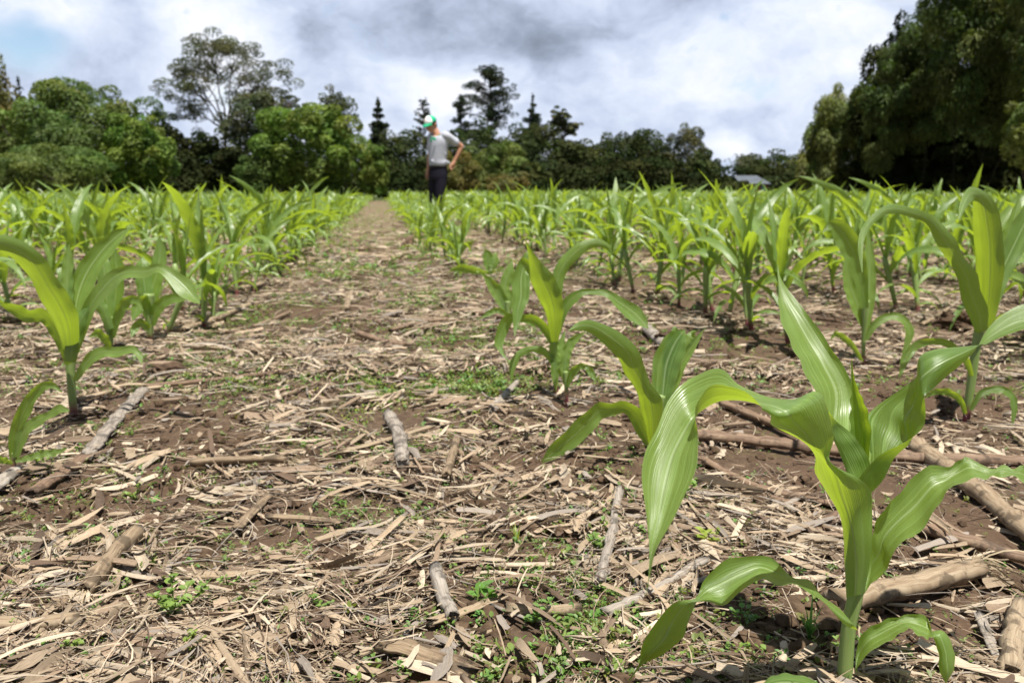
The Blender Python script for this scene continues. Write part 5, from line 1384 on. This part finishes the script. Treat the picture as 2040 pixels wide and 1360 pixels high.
# ---------------------------------------------------------------- the man
def build_man():
    Y0 = 13.0
    g = gnd(874, 448); sc = F
    Y0 = g[1]; base = np.array([at(874, 448, Y0)[0], Y0, float(hgt(g[0], Y0))])
    dz = base[2] - at(874, 448, Y0)[2]
    def J(x, y, d=0.0): return at(x, y, Y0 + d) + np.array([0, 0, dz]) - base
    m = Y0 / F / CP        # metres per source pixel
    root = empty('person', base)
    tag(root, 'man in green and white cap, grey polo shirt and dark trousers, looking down', 'person')
    def ell(mb, c, rx, ry, rz, nu=20, nv=12, rot=0.0):
        u = np.linspace(0, 2 * np.pi, nu, endpoint=False); v = np.linspace(-np.pi / 2 + .01, np.pi / 2 - .01, nv)
        Vv, U = np.meshgrid(v, u, indexing='ij')
        x, y, z = rx * np.cos(Vv) * np.cos(U), ry * np.cos(Vv) * np.sin(U), rz * np.sin(Vv)
        P = np.stack([x * np.cos(rot) - y * np.sin(rot), x * np.sin(rot) + y * np.cos(rot), z], -1) + c
        n = nu * nv; f = [grid_faces(nv, nu, True)]
        V = np.concatenate([P.reshape(-1, 3), [P[0].mean(0), P[-1].mean(0)]])
        j = np.arange(nu); j2 = (j + 1) % nu
        f.append(np.concatenate([np.stack([np.full(nu, n), j2, j], -1), np.stack([np.full(nu, n + 1), (nv - 1) * nu + j, (nv - 1) * nu + j2], -1)]))
        mb.add(V, f)
    def lim(mb, pts, rad, n=14, sq=None):
        P = catmull(np.array(pts), n); R = catmull(np.array(rad, float)[:, None], n)[:, 0]
        V, f, _ = tube(P, R, 12, True, sq); mb.add(V, f)
        ell(mb, P[0], R[0], R[0], R[0], 12, 8); ell(mb, P[-1], R[-1], R[-1], R[-1], 12, 8)
    def loft(mb, rings, k=24, n=24):
        """rings: (center, rx, ry, rot) horizontal ellipses"""
        A = np.array([[*c, rx, ry, rot] for c, rx, ry, rot in rings]); A = catmull(A, n)
        th = np.linspace(0, 2 * np.pi, k, endpoint=False)
        V = []
        for x, y, z, rx, ry, rot in A:
            a, b = rx * np.cos(th), ry * np.sin(th)
            V.append(np.stack([x + a * np.cos(rot) - b * np.sin(rot), y + a * np.sin(rot) + b * np.cos(rot), np.full(k, z)], -1))
        V = np.array(V); c0, c1 = V[0].mean(0), V[-1].mean(0); q = n * k
        V = np.concatenate([V.reshape(-1, 3), [c0, c1]]); j = np.arange(k); j2 = (j + 1) % k
        mb.add(V, [grid_faces(n, k, True), np.concatenate([np.stack([np.full(k, q), j2, j], -1), np.stack([np.full(k, q + 1), (n - 1) * k + j, (n - 1) * k + j2], -1)])])
    def fin(mb, name, mat, vox, parent, sm=3):
        o = obj(name, mb.mesh(name, mat), parent)
        md = o.modifiers.new('join', 'REMESH'); md.mode = 'VOXEL'; md.voxel_size = vox; md.use_smooth_shade = True
        s = o.modifiers.new('soften', 'SMOOTH'); s.factor = .5; s.iterations = sm
        return o
    M_SKIN = mat_simple('skin', (.38, .18, .10), (.44, .22, .135), 30, .5, .4)
    M_SHIRT = mat_simple('grey_polo', (.38, .39, .45), (.46, .47, .53), 40, .85, .2, .3)
    M_TROU = mat_simple('dark_trousers', (.014, .013, .021), (.022, .020, .029), 40, .95, .05, .3)
    M_GREEN = mat_simple('green_cloth', (.0, .33, .15), (.01, .40, .19), 30, .7, .3)
    M_COLLAR = mat_simple('collar_green', (.02, .16, .08), (.03, .20, .10), 30, .8, .2)
    M_WHITE = mat_simple('white_cloth', (.78, .78, .76), (.84, .84, .82), 30, .8, .2)
    M_HAIR = mat_simple('dark_hair', (.012, .010, .009), (.02, .017, .015), 50, .6, .3)
    M_SHOE = mat_simple('shoe', (.02, .018, .016), (.03, .027, .025), 30, .6, .3)
    fr = math.atan2(-.70, -.71)          # facing: to the picture's left and towards the camera
    fd = np.array([math.cos(fr), math.sin(fr), 0]); lf = np.array([-fd[1], fd[0], 0]); up = np.array([0, 0, 1.0])
    rot = fr + math.pi / 2             # ellipse wide axis = shoulder axis
    # --- joints
    neck = J(871, 268); head = J(859, 248) + lf * .0
    shL, shR = J(889, 271, -.10), J(860, 273, .13)
    elL, wrL = J(919, 292, .05), J(906, 320, .0)
    hdL = J(896, 338, -.04)
    elR, wrR = J(857, 312, .22), J(853, 338, .19); hdR = J(851, 352, .17)
    hipc = J(873, 334)
    # --- body, one surface
    b = MB()
    look = norm(fd * .90 - up * .40)                     # head bowed
    hx = norm(look); hy = lf; hz = norm(np.cross(hx, hy)); hz = hz if hz[2] > 0 else -hz
    def H(f, l, u): return head + hx * f + hy * l + hz * u
    ell(b, H(0, 0, .02), .085, .078, .092, 20, 14)
    ell(b, H(.035, 0, -.055), .055, .058, .065)
    ell(b, H(.062, 0, -.095), .028, .034, .022)          # chin
    lim(b, [H(.088, 0, .01), H(.108, 0, -.030)], [.010, .016], 5)   # nose
    ell(b, H(.088, 0, -.064), .012, .026, .008)          # mouth
    for s in (-1, 1):
        ell(b, H(.075, s * .032, .012), .012, .016, .010)
        ell(b, H(-.01, s * .083, -.01), .022, .010, .032)  # ears
        lim(b, [H(.085, s * .05, .035), H(.094, s * .02, .037)], [.007, .008], 4)
    lim(b, [H(-.02, 0, -.05), neck + np.array([0, 0, -.01]), neck - up * .06], [.056, .058, .066], 8)
    loft(b, [(neck - up * .03, .09, .07, rot), (J(873, 276), .175, .095, rot), (J(873, 290), .165, .11, rot), (J(872, 315), .145, .105, rot), (hipc, .15, .115, rot), (J(873, 348), .155, .12, rot)])
    lim(b, [shL, elL], [.052, .043]); lim(b, [elL, elL * .6 + wrL * .4, wrL], [.043, .042, .030])
    lim(b, [shR, elR], [.052, .043]); lim(b, [elR, elR * .6 + wrR * .4, wrR], [.043, .042, .030])
    for wr, hd, s in ((wrL, hdL, 1), (wrR, hdR, -1)):
        ax = norm(hd - wr); sd = norm(np.cross(ax, lf if abs(np.dot(ax, lf)) < .9 else fd)); n2 = np.cross(ax, sd)
        lim(b, [wr, wr + ax * .05, wr + ax * .09], [.028, .036, .034], 8, .75)
        for k, (o, L) in enumerate(((-.030, .065), (-.010, .075), (.011, .072), (.031, .058))):
            a = wr + ax * .095 + sd * o
            lim(b, [a, a + ax * L * .5 - n2 * .006 + sd * o * .15, a + ax * L - n2 * .026], [.0105, .0095, .0075], 7)
        t0 = wr + ax * .035 + sd * -.030
        lim(b, [t0, t0 + ax * .03 - sd * .024, t0 + ax * .062 - sd * .026 - n2 * .014], [.013, .011, .009], 7)
    # legs
    hpL, hpR = J(879, 348, -.05), J(866, 348, .06)
    knL, knR = J(876, 398, -.07), J(863, 397, .03)
    anL, anR = J(878, 440, -.03), J(863, 440, .07)
    for hp, kn, an in ((hpL, knL, anL), (hpR, knR, anR)):
        lim(b, [hp, hp * .5 + kn * .5, kn, kn * .55 + an * .45, an], [.085, .074, .055, .054, .038])
        lim(b, [an - up * .02, an - up * .035 + fd * .12], [.04, .032], 6)
    body = fin(b, 'body', M_SKIN, .0085, root, 2)
    # --- shirt
    s = MB()
    loft(s, [(neck - up * .035, .085, .075, rot), (J(873, 273), .165, .10, rot), (J(873, 283), .195, .125, rot), (J(873, 300), .178, .132, rot), (J(872, 318), .165, .128, rot), (J(873, 325), .168, .130, rot), (J(873, 330), .160, .124, rot)], 32, 30)
    for sh, el in ((shL, elL), (shR, elR)):
        lim(s, [sh + (neck - sh) * .25, sh, sh * .6 + el * .4, sh * .4 + el * .6], [.062, .070, .066, .070])
    sr = np.random.default_rng(4)
    for i in range(9):      # soft folds
        a = J(860 + 5 * i * .8, 296 + sr.uniform(-8, 26), -.11); 
        lim(s, [a, a + np.array([.05, -.01, -.05]) * sr.uniform(.6, 1.3)], [.012, .006], 5)
    fin(s, 'shirt', M_SHIRT, .010, root, 3)
    c = MB()
    th = np.linspace(0, 2 * np.pi, 26)
    cc = neck - up * .028; P = cc + fd * .012 + np.cos(th)[:, None] * fd * .082 + np.sin(th)[:, None] * lf * .085 + up * (-.040 * np.maximum(np.cos(th), 0) ** 1.0)[:, None]
    V, f, u = tube(P, .017, 8, True, 1.3); c.add(V, f, u)
    pl = [cc + fd * .100 - up * .040, cc + fd * .120 - up * .065, cc + fd * .130 - up * .095]
    V, f, u = tube(catmull(np.array(pl), 8), [.016] * 8, 8); c.add(V, f, u)
    obj('collar', c.mesh('collar', M_COLLAR), root)
    e = MB(); pc = J(866, 278, -.165)
    ell(e, pc, .022, .012, .024)
    obj('chest_emblem', e.mesh('chest_emblem', M_GREEN), root)
    # --- trousers
    t = MB()
    loft(t, [(J(873, 331), .158, .122, rot), (J(873, 340), .165, .128, rot), (J(873, 352), .170, .132, rot), (J(873, 360), .160, .125, rot)], 28, 14)
    for hp, kn, an in ((hpL, knL, anL), (hpR, knR, anR)):
        lim(t, [hp + up * .05, hp * .6 + kn * .4, kn, kn * .5 + an * .5, an + up * .0], [.096, .092, .072, .064, .056], 20)
    # the left hand's pocket opening bulges slightly
    lim(t, [J(888, 338, -.06), J(889, 350, -.05)], [.03, .02], 6)
    fin(t, 'trousers', M_TROU, .011, root, 3)
    bl = MB(); P = J(873, 331.5) + np.cos(th)[:, None] * (np.array([math.cos(rot), math.sin(rot), 0]) * .160) + np.sin(th)[:, None] * (np.array([-math.sin(rot), math.cos(rot), 0]) * .124)
    V, f, u = tube(P, .016, 8); bl.add(V, f, u); obj('belt', bl.mesh('belt', M_SHOE), root)
    # --- cap: dome of green with a white front, and a brim
    def dome(r0, l0, u0, a0, a1, n=20, nv=9):
        az = np.linspace(a0, a1, n); v = np.linspace(0, np.pi / 2 * .99, nv)
        A, Vv = np.meshgrid(az, v)
        return np.array([[H(r0 * math.cos(vv) * math.cos(aa) - .005, l0 * math.cos(vv) * math.sin(aa), .035 + u0 * math.sin(vv)) for aa, vv in zip(ra, rv)] for ra, rv in zip(A, Vv)])
    cap = MB(); G = dome(.108, .093, .10, 1.25, 2 * np.pi - 1.25, 30); cap.add(G.reshape(-1, 3), [grid_faces(9, 30)])
    co = obj('cap', cap.mesh('cap', M_GREEN), root)
    md = co.modifiers.new('thickness', 'SOLIDIFY'); md.thickness = .003
    fp = MB(); G = dome(.112, .096, .104, -1.28, 1.28, 18); fp.G = 18; fp.add(G.reshape(-1, 3), [grid_faces(9, 18)])
    o = obj('front_panel', fp.mesh('front_panel', M_WHITE), co); md = o.modifiers.new('thickness', 'SOLIDIFY'); md.thickness = .003
    br = MB(); aa = np.linspace(-1.15, 1.15, 15)
    rows = []
    for q in np.linspace(0, 1, 6):
        rows.append([H((.108 + .060 * q * max(0, math.cos(a * 1.0)) ** .6) * math.cos(a), .095 * math.sin(a) * (1 + .02 * q), .040 - .022 * q - .02 * (math.sin(a) ** 2) * q) for a in aa])
    br.add(np.array(rows).reshape(-1, 3), [grid_faces(6, 15)])
    o = obj('brim', br.mesh('brim', M_GREEN), co); md = o.modifiers.new('thickness', 'SOLIDIFY'); md.thickness = .004
    # small faded mark on the front panel
    M_MARK = mat_simple('faded_red_mark', (.62, .30, .22), (.66, .36, .28), 30, .8)
    mk = MB()
    for k in range(4):
        a = H(.112 * .8, -.03 + k * .018, .098)
        d = norm(a - H(0, 0, .03)); lim(mk, [a + d * .012, a + d * .012 + hy * .011], [.0045, .0045], 3)
    obj('emblem', mk.mesh('emblem', M_MARK), co)
    hr = MB(); G = dome(.096, .084, .0, 1.5, 2 * np.pi - 1.5, 22, 5)
    az = np.linspace(1.25, 2 * np.pi - 1.25, 22); rows = []
    for q in np.linspace(0, 1, 5): rows.append([H(.092 * math.cos(a) * (1 - .15 * q), .084 * math.sin(a) * (1 - .1 * q), .045 - .10 * q * (1 if abs(a - math.pi) < 1.3 else .55)) for a in az])
    hr.add(np.array(rows).reshape(-1, 3), [grid_faces(5, 22)])
    o = obj('hair', hr.mesh('hair', M_HAIR), root); md = o.modifiers.new('thickness', 'SOLIDIFY'); md.thickness = .008
    for an in (anL, anR):
        sh = MB(); z0 = -an[2]
        P = np.array([an * np.array([1, 1, 0]) - fd * .07 + up * .035, an * np.array([1, 1, 0]) + up * .045, an * np.array([1, 1, 0]) + fd * .11 + up * .035, an * np.array([1, 1, 0]) + fd * .19 + up * .026])
        V, f, u = tube(catmull(P, 12), np.interp(np.linspace(0, 1, 12), [0, .1, .5, .9, 1], [.02, .044, .046, .04, .02]), 10, True, .8); sh.add(V, f, u)
        obj('shoe', sh.mesh('shoe', M_SHOE), root)
build_man()
# ---------------------------------------------------------------- sky, sun, camera
SUN = norm(np.array([.14, -.26, 1.0]))
ELEV = math.asin(SUN[2]); AZ = math.atan2(SUN[0], SUN[1])      # azimuth from +Y towards +X
w = bpy.data.worlds.new('World'); S.world = w; w.use_nodes = True
class WN(NT):
    def __init__(s, nt):
        s.t = nt; nt.nodes.clear(); s.out = nt.nodes.new('ShaderNodeOutputWorld')
t = WN(w.node_tree)
sky = t.n('TexSky', sky_type='NISHITA', sun_disc=False, sun_elevation=ELEV, sun_rotation=AZ, air_density=1.0, dust_density=.6, ozone_density=1.2)
bg1 = t.n('Background', {'Color': sky.outputs[0], 'Strength': .085}).outputs[0]
gen = t.n('TexCoord').outputs['Generated']
wob = t.n('TexNoise', {'Vector': t.mapping(gen, (1, 1, 1.6)), 'Scale': 5.0, 'Detail': 4.0, 'Roughness': .55}).outputs['Color']
wv = t.n('VectorMath', {0: wob, 1: (.5, .5, .5)}, operation='SUBTRACT').outputs[0]
def warped(a):
    sc = t.n('VectorMath', {0: wv, 3: a}, operation='SCALE').outputs[0]
    return t.n('VectorMath', {0: gen, 1: sc}, operation='ADD').outputs[0]
v1 = warped(.09)
def blob(px, py, rx, ry):
    d = norm(ray(px, py)); c = t.n('VectorMath', {0: warped(.11), 1: tuple(d)}, operation='SUBTRACT').outputs[0]
    c = t.n('VectorMath', {0: c, 1: (F / rx, 1.2, F / ry)}, operation='MULTIPLY').outputs[0]
    return t.mapr(t.n('VectorMath', {0: c}, operation='LENGTH').outputs[1], 1.25, .15)
n1 = t.noise(t.mapping(v1, (1, 1, 1.6)), 6.0, 8, .58)
n2 = t.noise(t.mapping(v1, (1, 1, 1.5)), 17.0, 7, .62)
b = t.math('ADD', t.math('MULTIPLY', t.math('SUBTRACT', n1, .5), 1.12), t.math('MULTIPLY', t.math('SUBTRACT', n2, .5), .50))
b = t.math('ADD', b, .635)
for px, py, rx, ry, a in [(800, 30, 520, 130, -.21), (1180, 50, 280, 120, -.13), (430, 60, 130, 110, .26), (880, 170, 170, 70, .30), (250, 170, 210, 90, -.05),
                          (650, 170, 130, 60, -.13), (1500, 110, 260, 130, .14), (1440, 285, 90, 40, .26), (1330, 220, 260, 70, -.03), (1640, 230, 200, 120, .12), (120, 30, 200, 60, .12), (560, 150, 120, 40, .14)]:
    b = t.math('ADD', b, t.math('MULTIPLY', blob(px, py, rx, ry), a))
# unseen sky overhead and behind the camera is dimmed to cut the fill
gz = t.n('SeparateXYZ', {'Vector': gen}).outputs
b = t.math('SUBTRACT', b, t.math('MULTIPLY', t.mapr(gz[2], .24, .55), .42))
b = t.math('SUBTRACT', b, t.math('MULTIPLY', t.mapr(gz[1], .35, -.3), .22))
cc = t.ramp(b, [(.02, (.10, .115, .15)), (.30, (.205, .24, .31)), (.52, (.335, .382, .485)), (.70, (.445, .487, .575)), (.88, (.56, .575, .62))])
bg2 = t.n('Background', {'Color': cc, 'Strength': 1.0}).outputs[0]
hole = t.math('ADD', blob(18, 90, 70, 40), t.math('MULTIPLY', t.mapr(n2, .60, .74), .5))
hole = t.math('MAXIMUM', hole, t.math('MULTIPLY', t.mapr(n1, .63, .72), .35), clamp=True)
cover = t.math('SUBTRACT', 1.0, hole, clamp=True)
t.link(t.n('MixShader', {0: cover, 1: bg1, 2: bg2}).outputs[0], t.out.inputs['Surface'])

ld = bpy.data.lights.new('sun', 'SUN'); ld.energy = 4.9; ld.angle = math.radians(.53); ld.color = (1, .955, .88)
lo = bpy.data.objects.new('sun', ld); COL.objects.link(lo)
lo.rotation_euler = Vector(tuple(SUN)).to_track_quat('Z', 'Y').to_euler()

cd = bpy.data.cameras.new('camera'); co = bpy.data.objects.new('camera', cd); COL.objects.link(co)
co.location = (0, 0, CH); co.rotation_euler = (math.pi / 2 - PIT, 0, 0)
cd.sensor_width = 36; cd.lens = 36 * F / 2040; cd.clip_start = .02; cd.clip_end = 2000
cd.dof.use_dof = True; cd.dof.focus_distance = .93; cd.dof.aperture_fstop = 8.5; cd.dof.aperture_blades = 7
S.camera = co
S.view_settings.view_transform = 'Standard'; S.view_settings.look = 'None'; S.view_settings.exposure = .86; S.view_settings.gamma = 1
c = S.cycles
c.max_bounces = 7; c.diffuse_bounces = 4; c.glossy_bounces = 2; c.transmission_bounces = 5; c.transparent_max_bounces = 4
c.use_adaptive_sampling = True; c.adaptive_threshold = .015
c.use_denoising = True; c.denoiser = 'OPENIMAGEDENOISE'
c.sample_clamp_indirect = 6
